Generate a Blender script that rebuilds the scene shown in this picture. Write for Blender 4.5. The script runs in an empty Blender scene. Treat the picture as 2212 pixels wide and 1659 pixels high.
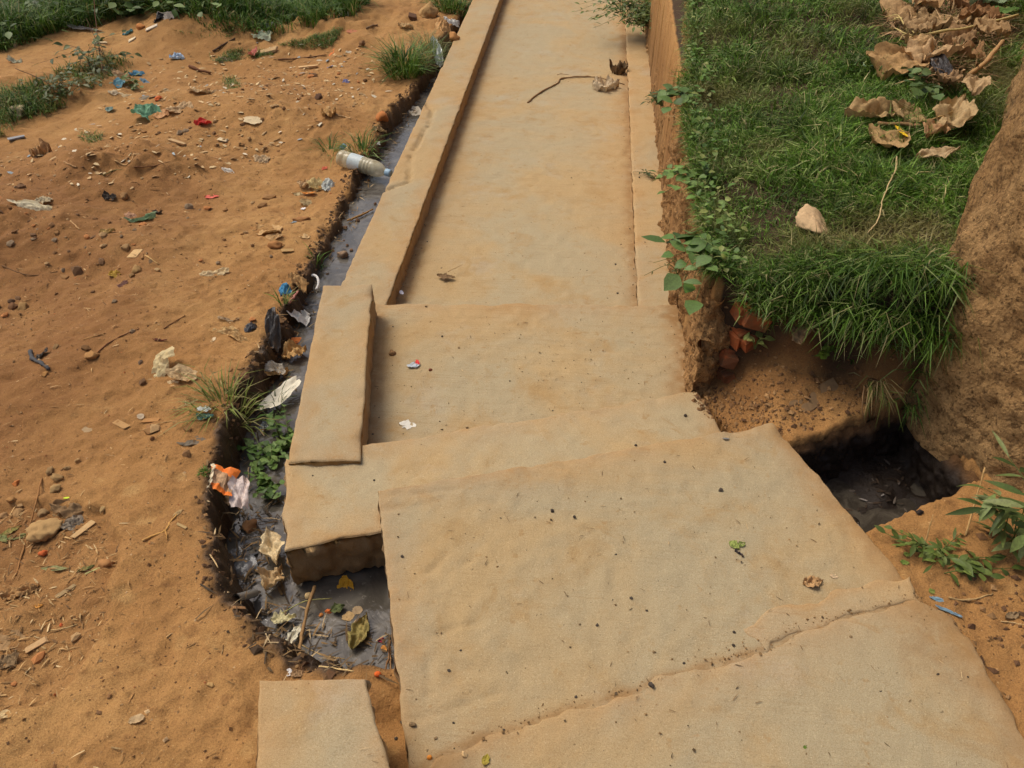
import bpy, math, random
import numpy as np
from mathutils import Vector, noise as mnoise

# ------------------------------------------------------------------ camera, sky, sun, exposure
S = bpy.context.scene
COL = S.collection
F_PX, CAM_H = 1750.0, 1.55                  # focal length for a 2212 px wide picture, eye height over the slab
PITCH, YAW = math.radians(40.2), math.radians(5.35)
cd = bpy.data.cameras.new("camera"); cam = bpy.data.objects.new("camera", cd); COL.objects.link(cam)
cd.sensor_width = 36.0; cd.lens = 36.0 * F_PX / 2212.0; cd.clip_start = 0.02; cd.clip_end = 600
cam.location = (0, 0, CAM_H); cam.rotation_euler = (math.pi / 2 - PITCH, 0, YAW)
S.camera = cam

SUN_AZ, SUN_EL = math.radians(-62), math.radians(58)      # azimuth from +Y, clockwise: front left
w = bpy.data.worlds.new("World"); S.world = w; w.use_nodes = True
nt = w.node_tree; bg = nt.nodes["Background"]
sky = nt.nodes.new("ShaderNodeTexSky"); sky.sky_type = 'NISHITA'; sky.sun_disc = False
sky.sun_elevation = SUN_EL; sky.sun_rotation = SUN_AZ
sky.air_density = 1.0; sky.dust_density = 6.0; sky.ozone_density = 1.0
nt.links.new(sky.outputs[0], bg.inputs[0]); bg.inputs[1].default_value = 0.115
sl = bpy.data.lights.new("sun", 'SUN'); so = bpy.data.objects.new("sun", sl); COL.objects.link(so)
sl.energy = 1.35; sl.angle = math.radians(24); sl.color = (1.0, 0.955, 0.87)
sd = Vector((math.sin(SUN_AZ) * math.cos(SUN_EL), math.cos(SUN_AZ) * math.cos(SUN_EL), math.sin(SUN_EL)))
so.rotation_euler = sd.to_track_quat('Z', 'Y').to_euler(); so.location = (-4, 3, 6)
S.view_settings.view_transform = 'Standard'; S.view_settings.look = 'None'
S.view_settings.gamma = 1.0; S.view_settings.exposure = 0.35

# ------------------------------------------------------------------ helpers
rng = np.random.default_rng(7)
_perm = np.random.default_rng(3).permutation(4096).astype(np.int64)
def _h(ix, iy, iz):
    return _perm[(ix + _perm[(iy + _perm[iz & 4095]) & 4095]) & 4095] / 4095.0
def vn(x, y, z=0.0):                                   # smooth value noise in -1..1
    x = np.asarray(x, float); y = np.asarray(y, float); z = np.zeros_like(x) + z
    ix, iy, iz = np.floor(x).astype(np.int64), np.floor(y).astype(np.int64), np.floor(z).astype(np.int64)
    fx, fy, fz = x - ix, y - iy, z - iz
    fx, fy, fz = [t * t * t * (t * (t * 6 - 15) + 10) for t in (fx, fy, fz)]
    r = 0
    for a in (0, 1):
        for b in (0, 1):
            for c in (0, 1):
                r = r + _h(ix + a, iy + b, iz + c) * (fx if a else 1 - fx) * (fy if b else 1 - fy) * (fz if c else 1 - fz)
    return r * 2 - 1
def fbm(x, y, z=0.0, f=1.0, o=4, g=0.5):
    r, a = 0, 1.0
    for k in range(o):
        r = r + a * vn(x * f + 17.3 * k, y * f - 9.1 * k, np.asarray(z) * f + 5.7 * k); a *= g; f *= 2.03
    return r
def sstep(a, b, x):
    t = np.clip((x - a) / (b - a), 0, 1); return t * t * (3 - 2 * t)
def sdf(poly, x, y):                                   # signed distance to a polygon, negative inside
    p = np.asarray(poly, float); d = np.full(np.shape(x), 1e9); ins = np.zeros(np.shape(x), bool)
    for i in range(len(p)):
        a, b = p[i], p[(i + 1) % len(p)]; e = b - a
        t = np.clip(((x - a[0]) * e[0] + (y - a[1]) * e[1]) / (e @ e + 1e-12), 0, 1)
        d = np.minimum(d, (x - a[0] - t * e[0]) ** 2 + (y - a[1] - t * e[1]) ** 2)
        c = ((a[1] > y) != (b[1] > y)) & (x < (b[0] - a[0]) * (y - a[1]) / (b[1] - a[1] + 1e-12) + a[0])
        ins ^= c
    d = np.sqrt(d); return np.where(ins, -d, d)

FW = np.array([-math.sin(YAW) * math.cos(PITCH), math.cos(YAW) * math.cos(PITCH), -math.sin(PITCH)])
RT = np.array([math.cos(YAW), math.sin(YAW), 0.0]); UP = np.cross(RT, FW); EYE = np.array([0, 0, CAM_H])
FWH = np.array([-math.sin(YAW), math.cos(YAW), 0.0])
def P(u, v, z=0.0):                                    # measured picture point -> world point at height z
    d = FW + RT * (u - 1106) / F_PX + UP * (829.5 - v) / F_PX
    return EYE + d * ((z - CAM_H) / d[2])

def mesh_obj(name, V, Fs, mat=None, parent=None, smooth=True, origin=None, attrs=None, col=None):
    """V (n,3) world points; Fs = list of (m,k) index arrays"""
    V = np.asarray(V, np.float64)
    if origin is None:
        origin = np.array([V[:, 0].mean(), V[:, 1].mean(), V[:, 2].min()])
    origin = np.asarray(origin, float)
    if parent is not None: porg = np.array(parent.get("_o", (0, 0, 0)))
    me = bpy.data.meshes.new(name)
    if not isinstance(Fs, (list, tuple)): Fs = [Fs]
    Fs = [np.asarray(f, np.int32) for f in Fs if len(f)]
    me.vertices.add(len(V)); me.vertices.foreach_set("co", (V - origin).astype(np.float32).ravel())
    nl = sum(f.size for f in Fs); nf = sum(len(f) for f in Fs)
    me.loops.add(nl); me.loops.foreach_set("vertex_index", np.concatenate([f.ravel() for f in Fs]))
    tot = np.concatenate([np.full(len(f), f.shape[1], np.int32) for f in Fs])
    st = np.concatenate([[0], np.cumsum(tot)[:-1]]).astype(np.int32)
    me.polygons.add(nf); me.polygons.foreach_set("loop_start", st)
    me.polygons.foreach_set("use_smooth", np.full(nf, bool(smooth)))
    me.update(calc_edges=True); me.validate()
    for k, a in (attrs or {}).items():
        at = me.attributes.new(k, 'FLOAT', 'POINT'); at.data.foreach_set("value", np.asarray(a, np.float32))
    if col is not None:
        c4 = np.ones((len(V), 4), np.float32); c4[:, :3] = col
        at = me.attributes.new("col", 'FLOAT_COLOR', 'POINT'); at.data.foreach_set("color", c4.ravel())
    ob = bpy.data.objects.new(name, me); COL.objects.link(ob)
    if mat is not None: me.materials.append(mat)
    ob.location = origin
    if parent is not None:
        ob.parent = parent; ob.location = origin - np.array(parent.location)
    return ob
def tag(o, label=None, cat=None, group=None, kind=None):
    if label: o["label"] = label
    if cat: o["category"] = cat
    if group: o["group"] = group
    if kind: o["kind"] = kind
    return o
def empty(name, loc):
    o = bpy.data.objects.new(name, None); COL.objects.link(o); o.location = loc; o.empty_display_size = 0.05
    return o
def grid_faces(n, m, off=0, flip=False):               # n x m vertices, row major
    i, j = np.meshgrid(np.arange(n - 1), np.arange(m - 1), indexing='ij'); a = (i * m + j).ravel() + off
    f = np.stack([a, a + 1, a + m + 1, a + m], 1)
    return f if not flip else f[:, ::-1]
def lin(r, g, b):                                      # sRGB 0..255 -> linear
    def c(u):
        u /= 255.0; return u / 12.92 if u <= 0.04045 else ((u + 0.055) / 1.055) ** 2.4
    return (c(r), c(g), c(b))

# ------------------------------------------------------------------ materials
class NT:
    def __init__(s, name):
        s.m = bpy.data.materials.new(name); s.m.use_nodes = True; s.t = s.m.node_tree
        s.b = s.t.nodes["Principled BSDF"]; s.out = s.t.nodes["Material Output"]
        s.b.inputs["Specular IOR Level"].default_value = 0.25
        s.pos = s.n("ShaderNodeNewGeometry").outputs["Position"]
    def n(s, t, **k):
        nd = s.t.nodes.new(t)
        for a, v in k.items(): setattr(nd, a, v)
        return nd
    def l(s, a, b): s.t.links.new(a, b)
    def set(s, sock, v):
        if isinstance(v, bpy.types.NodeSocket): s.l(v, sock)
        else: sock.default_value = v
    def mapping(s, scale=(1, 1, 1), rot=0.0, src=None):
        mp = s.n("ShaderNodeMapping"); s.l(src or s.pos, mp.inputs[0])
        mp.inputs["Scale"].default_value = scale; mp.inputs["Rotation"].default_value = (0, 0, rot); return mp.outputs[0]
    def noise(s, scale, detail=4, rough=0.55, vec=None, dist=0.0):
        nd = s.n("ShaderNodeTexNoise"); s.l(vec or s.pos, nd.inputs["Vector"])
        nd.inputs["Scale"].default_value = scale; nd.inputs["Detail"].default_value = detail
        nd.inputs["Roughness"].default_value = rough; nd.inputs["Distortion"].default_value = dist
        return nd.outputs["Fac"]
    def voro(s, scale, out="Distance", vec=None):
        nd = s.n("ShaderNodeTexVoronoi"); s.l(vec or s.pos, nd.inputs["Vector"]); nd.inputs["Scale"].default_value = scale
        return nd.outputs[out]
    def ramp(s, fac, a, b, lo=0.0, hi=1.0):
        nd = s.n("ShaderNodeMapRange"); s.set(nd.inputs[0], fac)
        nd.inputs[1].default_value = a; nd.inputs[2].default_value = b; nd.inputs[3].default_value = lo; nd.inputs[4].default_value = hi
        nd.interpolation_type = 'SMOOTHSTEP'; return nd.outputs[0]
    def mix(s, fac, a, b, mode='MIX'):
        nd = s.n("ShaderNodeMix", data_type='RGBA', blend_type=mode)
        s.set(nd.inputs[0], fac)
        for k, v in ((6, a), (7, b)):
            if isinstance(v, tuple) and len(v) == 3: v = (*v, 1)
            s.set(nd.inputs[k], v)
        return nd.outputs[2]
    def math(s, op, a, b=0.0):
        nd = s.n("ShaderNodeMath", operation=op); s.set(nd.inputs[0], a); s.set(nd.inputs[1], b); return nd.outputs[0]
    def attr(s, name, out="Fac"):
        return s.n("ShaderNodeAttribute", attribute_name=name).outputs[out]
    def bump(s, h, strength, dist, prev=None):
        nd = s.n("ShaderNodeBump"); s.l(h, nd.inputs["Height"]); nd.inputs["Strength"].default_value = strength
        nd.inputs["Distance"].default_value = dist
        if prev: s.l(prev, nd.inputs["Normal"])
        return nd.outputs[0]
    def done(s, col, rough=0.9, normal=None):
        s.set(s.b.inputs["Base Color"], (*col, 1) if isinstance(col, tuple) and len(col) == 3 else col)
        s.set(s.b.inputs["Roughness"], rough)
        if normal: s.l(normal, s.b.inputs["Normal"])
        return s.m

def concrete(name, ang, dust=0.5, streak=0.4, tone=1.0):
    k = NT(name)
    cem = tuple(v * tone for v in lin(177, 161, 126)); tan = tuple(v * tone for v in lin(186, 158, 112)); org = tuple(v * tone for v in lin(172, 138, 88))
    big = k.noise(1.7, 5, 0.6, dist=0.6); mid = k.noise(6.5, 6, 0.62, dist=0.4)
    c = k.mix(k.ramp(big, 0.40 - 0.12 * (dust - .5), 0.62), cem, tan)
    c = k.mix(k.ramp(mid, 0.50, 0.74, 0, 0.75), c, org)
    c = k.mix(k.ramp(k.noise(3.3, 5, 0.65), 0.56, 0.72, 0, 0.5), c, lin(172, 162, 138))
    st = k.noise(1.0, 5, 0.62, vec=k.mapping((5, 190, 30), ang))
    c = k.mix(k.math("MULTIPLY", k.ramp(st, 0.30, 0.52, streak, 0), k.ramp(k.noise(3.5, 4, 0.6), 0.35, 0.6, 0.25, 1.0)), c, lin(138, 108, 70))
    fine = k.noise(430, 3, 0.7); c = k.mix(k.ramp(fine, 0.36, 0.60, 0.42, 0.0), c, lin(116, 92, 56))
    c = k.mix(k.ramp(k.noise(330, 2, 0.6), 0.60, 0.74, 0.0, 0.45), c, lin(212, 194, 152))
    spot = k.noise(24, 4, 0.6); c = k.mix(k.ramp(spot, 0.62, 0.72, 0, 0.5), c, lin(146, 112, 66)); c = k.mix(k.ramp(k.noise(9, 6, 0.7, dist=1.0), 0.58, 0.70, 0, 0.45), c, lin(150, 118, 72))
    sp = k.noise(75, 3, 0.55); c = k.mix(k.ramp(sp, 0.70, 0.77, 0, 0.75), c, lin(92, 74, 52))
    edge = k.attr("edge"); c = k.mix(k.math('MULTIPLY', edge, k.ramp(mid, 0.25, 0.6, 0.35, 1.0)), c, lin(168, 118, 66))
    c = k.mix(k.math('MULTIPLY', k.attr('stain'), k.ramp(k.noise(30, 5, 0.65), 0.25, 0.55, 0.2, 1.0)), c, lin(138, 102, 60))
    b = k.bump(k.noise(140, 5, 0.65), 0.45, 0.004); b = k.bump(st, 0.12 + 0.4 * streak, 0.004, b); b = k.bump(k.noise(18, 4, 0.6), 0.35, 0.006, b)
    return k.done(c, 0.92, b)

def dirt(name):
    k = NT(name)
    a = lin(176, 134, 80); bcol = lin(158, 115, 65); d = lin(130, 91, 51)
    big = k.noise(1.1, 5, 0.6, dist=0.5); mid = k.noise(5.0, 6, 0.65, dist=0.5); sm = k.noise(26, 6, 0.65)
    c = k.mix(k.ramp(big, 0.36, 0.66), bcol, a)
    c = k.mix(k.ramp(mid, 0.45, 0.70, 0, 0.85), c, bcol)
    c = k.mix(k.ramp(sm, 0.52, 0.72, 0, 0.8), c, d)
    c = k.mix(k.ramp(k.noise(11, 5, 0.6), 0.58, 0.75, 0, 0.6), c, lin(186, 148, 92))
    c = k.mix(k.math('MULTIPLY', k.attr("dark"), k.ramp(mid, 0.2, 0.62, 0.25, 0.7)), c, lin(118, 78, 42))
    fine = k.noise(300, 3, 0.7); c = k.mix(k.ramp(fine, 0.30, 0.62, 0.5, 0.0), c, lin(96, 62, 34))
    c = k.mix(k.ramp(k.noise(210, 2, 0.5), 0.68, 0.76, 0, 0.6), c, lin(206, 172, 120))
    c = k.mix(k.ramp(k.noise(95, 3, 0.5), 0.68, 0.76, 0, 0.7), c, lin(88, 58, 34))
    wet = k.math('MULTIPLY', k.attr("wet"), k.ramp(sm, 0.15, 0.55, 0.75, 1.0))
    c = k.mix(wet, c, lin(62, 46, 30))
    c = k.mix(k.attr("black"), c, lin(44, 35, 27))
    ro = k.ramp(wet, 0.3, 1.0, 0.95, 0.45)
    b = k.bump(k.noise(130, 6, 0.7), 0.6, 0.006); b = k.bump(sm, 0.6, 0.014, b)
    return k.done(c, ro, b)

def mudwall(name, c1, c2, c3):
    k = NT(name)
    big = k.noise(2.2, 5, 0.6); mid = k.noise(9, 6, 0.68, dist=0.6); sm = k.noise(45, 6, 0.7)
    c = k.mix(k.ramp(big, 0.35, 0.66), c1, c2)
    c = k.mix(k.ramp(mid, 0.48, 0.74, 0, 0.55), c, c3)
    c = k.mix(k.ramp(sm, 0.36, 0.50, 0.75, 0), c, tuple(v * 0.40 for v in c3))
    c = k.mix(k.ramp(k.noise(21, 5, 0.7, dist=0.8), 0.54, 0.68, 0, 0.6), c, tuple(v * 0.75 for v in c3))
    c = k.mix(k.ramp(k.noise(85, 4, 0.6), 0.34, 0.44, 0.75, 0), c, tuple(v * 0.33 for v in c3))
    c = k.mix(k.ramp(k.noise(160, 3, 0.6), 0.58, 0.72, 0, 0.6), c, tuple(min(1, v * 1.6) for v in c1))
    c = k.mix(k.ramp(k.noise(4.3, 4, 0.6), 0.62, 0.72, 0, 0.4), c, lin(120, 104, 82))
    b = k.bump(k.noise(150, 6, 0.75), 1.0, 0.012); b = k.bump(sm, 1.0, 0.035, b); b = k.bump(k.noise(16, 5, 0.65), 0.8, 0.05, b)
    return k.done(c, 0.95, b)

def vcol(name, rough=0.7, transl=0.0, var=True, noise_scale=120.0):
    """colour carried piece by piece in the 'col' attribute"""
    k = NT(name); c = k.attr("col", "Color")
    if var: c = k.mix(k.ramp(k.noise(noise_scale, 4, 0.6), 0.35, 0.7, 0.35, 0.0), c, (0.05, 0.035, 0.02))
    k.done(c, rough)
    if transl:
        tr = k.n("ShaderNodeBsdfTranslucent"); k.l(c, tr.inputs[0]) if isinstance(c, bpy.types.NodeSocket) else None
        mx = k.n("ShaderNodeMixShader"); mx.inputs[0].default_value = transl
        k.l(k.b.outputs[0], mx.inputs[1]); k.l(tr.outputs[0], mx.inputs[2]); k.l(mx.outputs[0], k.out.inputs[0])
    return k.m

_mc = {}
def litter(rgb, rough=0.75, dirty=0.35, transl=0.0, metal=0.0, spec=0.25, alpha=1.0):
    """soiled paper, plastic, wood: a colour with dust and stains"""
    key = (rgb, rough, dirty, transl, metal, spec, alpha)
    if key in _mc: return _mc[key]
    k = NT("litter_%d_%d_%d" % rgb); c0 = lin(*rgb)
    tc = k.n("ShaderNodeTexCoord").outputs["Object"]
    c = k.mix(k.ramp(k.noise(28, 5, 0.65, vec=tc), 0.50, 0.78, 0, dirty * 0.9), c0, lin(160, 120, 74))
    c = k.mix(k.ramp(k.noise(90, 4, 0.6, vec=tc), 0.36, 0.56, dirty * 0.8, 0), c, tuple(v * 0.55 for v in c0))
    b = k.bump(k.noise(110, 5, 0.65, vec=tc), 0.35, 0.004)
    k.done(c, rough, b); k.b.inputs["Metallic"].default_value = metal; k.b.inputs["Specular IOR Level"].default_value = spec
    if alpha < 1: k.b.inputs["Alpha"].default_value = alpha
    if transl:
        tr = k.n("ShaderNodeBsdfTranslucent"); k.l(c, tr.inputs[0])
        mx = k.n("ShaderNodeMixShader"); mx.inputs[0].default_value = transl
        k.l(k.b.outputs[0], mx.inputs[1]); k.l(tr.outputs[0], mx.inputs[2]); k.l(mx.outputs[0], k.out.inputs[0])
    _mc[key] = k.m; return k.m

# ------------------------------------------------------------------ the lie of the land
def z_left(x, y):
    return np.interp(y, [0.3, 0.7, 1.1, 1.6, 2.5, 4.0, 6.0, 9.0], [-0.05, -0.05, -0.08, -0.135, -0.245, -0.335, -0.385, -0.41])
def z_water(y): return -0.26 - 0.047 * (np.clip(y, 1.0, 6.5) - 1.2)
def PL(u, v):                                           # picture point on the left-hand ground
    p = P(u, v, -0.15)
    for _ in range(8): p = P(u, v, float(z_left(p[0], p[1])))
    return p
bank_px = [(1005, 8), (985, 45), (940, 110), (905, 165), (872, 215), (832, 262), (800, 325), (752, 395), (712, 475), (660, 575), (606, 690), (560, 775),
           (505, 850), (468, 950), (448, 1050), (442, 1150), (462, 1262), (525, 1362), (615, 1418), (740, 1440), (860, 1448)]
bank = [tuple(PL(*p)[:2]) for p in bank_px]
HOLE = [(0.625, 1.66), (0.72, 1.36), (1.10, 1.57), (0.998, 1.866)]
CORR = [(-0.95, 30.0)] + [(-1.0, 9.0)] + bank + [(-0.2, 0.98), (0.60, 1.28), HOLE[1], HOLE[2], HOLE[3], HOLE[0], (0.50, 1.72), (0.41, 1.93), (0.405, 2.0), (0.41, 2.6), (0.43, 30.0)]
WALLLINE = [(2.6, 1.40), (1.6, 1.43), (1.30, 1.455), (1.18, 1.505), (1.11, 1.58), (1.05, 1.71), (0.985, 1.845), (1.0, 2.04), (1.075, 2.24), (1.42, 2.95), (1.98, 4.1), (3.3, 6.7), (6.0, 12.0)]
WALLPOLY = WALLLINE + [(9.0, 12.0), (9.0, 1.4)]
LIT = [tuple(PL(*p)[:2]) for p in [(-200, 1040), (215, 1090), (252, 1180), (238, 1260), (200, 1370), (120, 1500), (-200, 1600)]]
def gz(x, y, full=False):
    x = np.asarray(x, float); y = np.asarray(y, float)
    zl = z_left(x, y)
    hum = fbm(x, y, 0, 1.3, 3)
    amp = sstep(-0.95, -1.8, x) * 0.05 + 0.012
    zl = zl + hum * amp + 0.010 * fbm(x, y, 2, 7, 3) + 0.0055 * fbm(x, y, 5, 28, 3, 0.6)
    # low heaps of swept earth on the left
    for cx, cy, rx, ry, hh in ((-2.35, 3.75, 0.55, 0.30, 0.10), (-1.95, 2.95, 0.5, 0.35, 0.04), (-1.55, 4.6, 0.5, 0.4, 0.05), (-2.7, 3.0, 0.4, 0.5, 0.08), (-3.4, 4.8, 0.8, 0.5, 0.10), (-2.4, 6.4, 1.6, 0.6, 0.10)):
        q = ((x - cx) / rx) ** 2 + ((y - cy) / ry) ** 2
        zl = zl + hh * np.exp(-q * 1.5) * (1 + 0.35 * fbm(x, y, 9, 9, 3))
    sl = sdf(LIT, x, y) + 0.012 * vn(x * 25, y * 25, 1.0)
    zl = zl - 0.028 * (1 - sstep(-0.012, 0.012, sl))
    # right of the slab: trodden earth, the ledge over the pit and the grass bank
    zr = -0.012 + 0.05 * sstep(0.85, 1.5, x) + 0.010 * fbm(x, y, 3, 6, 3) + 0.005 * fbm(x, y, 4, 26, 3, 0.6)
    ledge = np.interp(y, [1.65, 1.75, 1.88, 2.0], [-0.03, -0.015, 0.03, 0.06]) - 0.16 * sstep(0.62, 0.42, x)
    zr = np.where(y > 1.64, ledge + 0.014 * fbm(x, y, 3, 9, 3) + 0.006 * fbm(x, y, 4, 30, 3, 0.6), zr)
    yfr = np.interp(x, [0.45, 0.63, 0.9, 1.02], [1.99, 1.93, 1.87, 1.84])
    fr = sstep(yfr, yfr + 0.07, y + 0.02 * vn(x * 9, y * 3, 2.0))
    btop = 0.27 + 0.10 * sstep(0.45, 1.1, x) + 0.03 * np.clip(y - 3, 0, 4) + 0.02 * fbm(x, y, 6, 3.5, 3)
    zr = zr * (1 - fr) + btop * fr
    sx = sstep(-0.3, 0.6, x)
    out = zl * (1 - sx) + zr * sx
    hid = sstep(0.02, -0.05, sdf([(-0.6, -1.0), (-0.56, 0.80), (-0.36, 0.84), (0.72, 1.22), (0.86, 0.8), (1.2, -1.0)], x, y))
    out = out * (1 - hid) + np.minimum(out, -0.09) * hid
    d = sdf(CORR, x, y)
    left = sstep(-0.3, -0.5, x)
    dj = d + left * (0.018 * vn(x * 11, y * 11, 3.0) + 0.012 * vn(x * 31, y * 31, 7.0) + 0.015) + (1 - left) * 0.006 * vn(x * 30, y * 30, 7.0)
    wdt = 0.012 + 0.014 * left + 0.05 * left * sstep(1.35, 1.15, y)
    t = sstep(-wdt, 0.006, dj)
    zw = z_water(y)
    inhole = sstep(0.5, 0.62, x) * sstep(2.2, 2.0, y)
    fl = zw - 0.05 + 0.055 * fbm(x, y, 8, 7, 3) * sstep(0.2, 0.0, np.abs(y - 1.35)) + 0.02 * fbm(x, y, 8, 22, 2)
    fl = fl * (1 - inhole) + inhole * (-0.212 + 0.022 * fbm(x, y, 1, 9, 3) + 0.035 * sstep(1.6, 1.85, y))
    z = fl * (1 - t) + out * t
    # the corridor lies hidden under the slabs and the path
    hid2 = ((sdf([(-0.84, 2.45), (-0.70, 1.60), (-0.45, 1.40), (0.5, 1.75), (0.40, 2.0), (0.405, 2.6), (0.43, 30), (-0.84, 30)], x, y)) < 0)
    z = np.where(hid2, np.minimum(z, zw - 0.1), z)
    # steep crumbly rim: pull clods out of the bank
    rim = np.exp(-(dj / 0.035) ** 2) * left
    z = z + rim * (0.022 * fbm(x, y, 6, 20, 3))
    if not full: return z
    wet = (1 - sstep(-0.012, 0.03, dj)) * left * (x < -0.3) + (1 - left) * (1 - sstep(-0.02, 0.004, dj))
    wet = np.clip(wet + 0.6 * np.exp(-(np.clip(dj, 0, 9) / 0.035) ** 2) * left * sstep(3.2, 2.3, y) * (x < -0.3), 0, 1)
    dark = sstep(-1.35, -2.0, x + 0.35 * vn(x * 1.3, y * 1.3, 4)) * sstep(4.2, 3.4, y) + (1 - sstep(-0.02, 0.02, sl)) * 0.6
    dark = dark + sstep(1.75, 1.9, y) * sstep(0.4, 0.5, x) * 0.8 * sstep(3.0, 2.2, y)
    black = inhole * (1 - sstep(-0.03, -0.0, dj)) * (x > 0.4) + sstep(-0.01, 0.03, y - np.interp(x, [0.45, 0.63, 0.9, 1.02], [1.99, 1.93, 1.87, 1.84])) * (x > 0.43) * 0.9 + (sdf(HOLE, x, y) < 0.02) * sstep(-0.035, -0.06, z)  # pit shade painted black into the earth; bank front and turf soil blackened too
    return z, wet, np.clip(dark, 0, 1), np.clip(black, 0, 1)

def axis(parts):
    a = [np.arange(p, q, s) for p, q, s in parts]; return np.concatenate(a)
gx = np.concatenate([-np.geomspace(120, 6.3, 18), axis([(-6, -2.6, 0.03), (-2.6, -1.5, 0.014), (-1.5, 1.3, 0.0095), (1.3, 2.5, 0.03)]), np.geomspace(2.6, 120, 18)])
gy = np.concatenate([-np.geomspace(120, 1.0, 14), axis([(-0.8, 0.45, 0.05), (0.45, 2.6, 0.0095), (2.6, 4.5, 0.016), (4.5, 8.2, 0.03)]), np.geomspace(8.4, 150, 22)])
GX, GY = np.meshgrid(gx, gy, indexing='ij')
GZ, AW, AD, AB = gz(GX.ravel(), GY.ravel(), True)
V = np.stack([GX.ravel(), GY.ravel(), GZ], 1)
jit = 0.004 * np.stack([vn(V[:, 0] * 60, V[:, 1] * 60, V[:, 2] * 60), vn(V[:, 0] * 60 + 9, V[:, 1] * 60, V[:, 2] * 60)], 1)
V[:, :2] += jit
M_DIRT = dirt("trodden_earth")
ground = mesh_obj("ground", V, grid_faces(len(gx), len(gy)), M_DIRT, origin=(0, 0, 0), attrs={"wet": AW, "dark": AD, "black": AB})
tag(ground, "orange brown trodden earth around the concrete path", kind="structure")

# ------------------------------------------------------------------ concrete slabs, steps and kerbs
SLABS = []
def slab(name, near, far, ztop, thick, mat, ang=0.0, r=0.012, rough=0.004, jag=0.006, res=0.012, top=None, dustw=0.06, seed=0.0, side=0.6, sfreq=26, stain=None):
    """near and far are polylines; a worn slab with rounded, chipped edges between them"""
    near = np.asarray(near, float); far = np.asarray(far, float)
    def samp(pl, s):
        L = np.concatenate([[0], np.cumsum(np.linalg.norm(np.diff(pl, axis=0), axis=1))]); L /= L[-1]
        return np.stack([np.interp(s, L, pl[:, 0]), np.interp(s, L, pl[:, 1])], -1)
    lx = np.linalg.norm(far[-1] - far[0]); ly = np.linalg.norm(far.mean(0) - near.mean(0))
    def ax(L, rs):
        n = max(4, int((L - 2 * r) / rs)); e = r / L
        return np.concatenate([[0, .12 * e, .3 * e, .55 * e], np.linspace(e, 1 - e, n), [1 - .55 * e, 1 - .3 * e, 1 - .12 * e, 1]])
    s = ax(lx, res); t = ax(ly, res) if ly < 3 else np.concatenate([ax(3.0, res)[:-4] * 3.0 / ly, 3.0 / ly + (1 - 3.0 / ly) * np.linspace(0.002, 1, 220) ** 1.4])
    A, B = samp(near, s), samp(far, s)
    XY = A[:, None] * (1 - t)[None, :, None] + B[:, None] * t[None, :, None]
    X, Y = XY[..., 0], XY[..., 1]
    ds = np.minimum(np.minimum(s, 1 - s)[:, None] * lx, np.minimum(t, 1 - t)[None, :] * ly)
    k = np.exp(-ds / 0.03)
    jx = jag * (vn(X * 14, Y * 14, 1 + seed) + 0.6 * vn(X * 45, Y * 45, 2 + seed)); jy = jag * (vn(X * 14, Y * 14, 11 + seed) + 0.6 * vn(X * 45, Y * 45, 12 + seed))
    X = X + jx * k; Y = Y + jy * k
    q = np.clip(1 - ds / r, 0, 1)
    chip = np.clip(vn(X * 22, Y * 22, 21 + seed) - 0.35, 0, 1) * 0.014 * np.exp(-ds / 0.014)
    Z = ztop - r * 0.7 * (1 - np.sqrt(np.clip(1 - q * q, 0, 1))) - chip + rough * 0.3 * fbm(X, Y, 3 + seed, 4.0, 3) + rough * 0.35 * fbm(X, Y, 5 + seed, 30.0, 3, 0.6)
    if top is not None: Z = Z + top(X, Y)
    n, m = X.shape
    Vt = np.stack([X, Y, Z], -1).reshape(-1, 3); Fs = [grid_faces(n, m)]
    idx = np.arange(n * m).reshape(n, m)
    loop = np.concatenate([idx[:, 0], idx[-1, 1:], idx[-2::-1, -1], idx[0, -2:0:-1]])
    c = Vt.mean(0); rows = max(3, int(thick / 0.018)); base = len(Vt); allV = [Vt]; prev = loop; cnt = base
    lp = Vt[loop]; nr = lp[:, :2] - c[:2]
    tg = np.roll(lp[:, :2], -1, 0) - np.roll(lp[:, :2], 1, 0); nr = np.stack([tg[:, 1], -tg[:, 0]], 1); nr /= np.linalg.norm(nr, axis=1, keepdims=True) + 1e-9
    for i in range(1, rows + 1):
        z = lp[:, 2] - thick * i / rows
        o = side * rough * 1.6 * fbm(lp[:, 0], lp[:, 1], z + seed, sfreq, 3, 0.6) + side * rough * 1.2 * vn(lp[:, 0] * 80, lp[:, 1] * 80, z * 80) - 0.006 * (i / rows)
        allV.append(np.concatenate([lp[:, :2] + nr * o[:, None], z[:, None]], 1))
        cur = np.arange(cnt, cnt + len(lp)); cnt += len(lp)
        Fs.append(np.stack([prev, cur, np.roll(cur, -1), np.roll(prev, -1)], 1)); prev = cur
    Vall = np.concatenate(allV)
    e = np.concatenate([np.exp(-ds / dustw).ravel() * 0.34, np.full(len(Vall) - len(Vt), 0.45)])
    ob = mesh_obj(name, Vall, Fs, mat, origin=(float(c[0]), float(c[1]), float(ztop - thick)), attrs={"edge": e, "stain": np.concatenate([np.zeros(len(Vt)) if stain is None else np.clip(stain(Vt[:, 0], Vt[:, 1]), 0, 1), np.full(len(Vall) - len(Vt), 0.25)])})
    SLABS.append((np.concatenate([near, far[::-1]]), ztop))
    return ob

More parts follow.
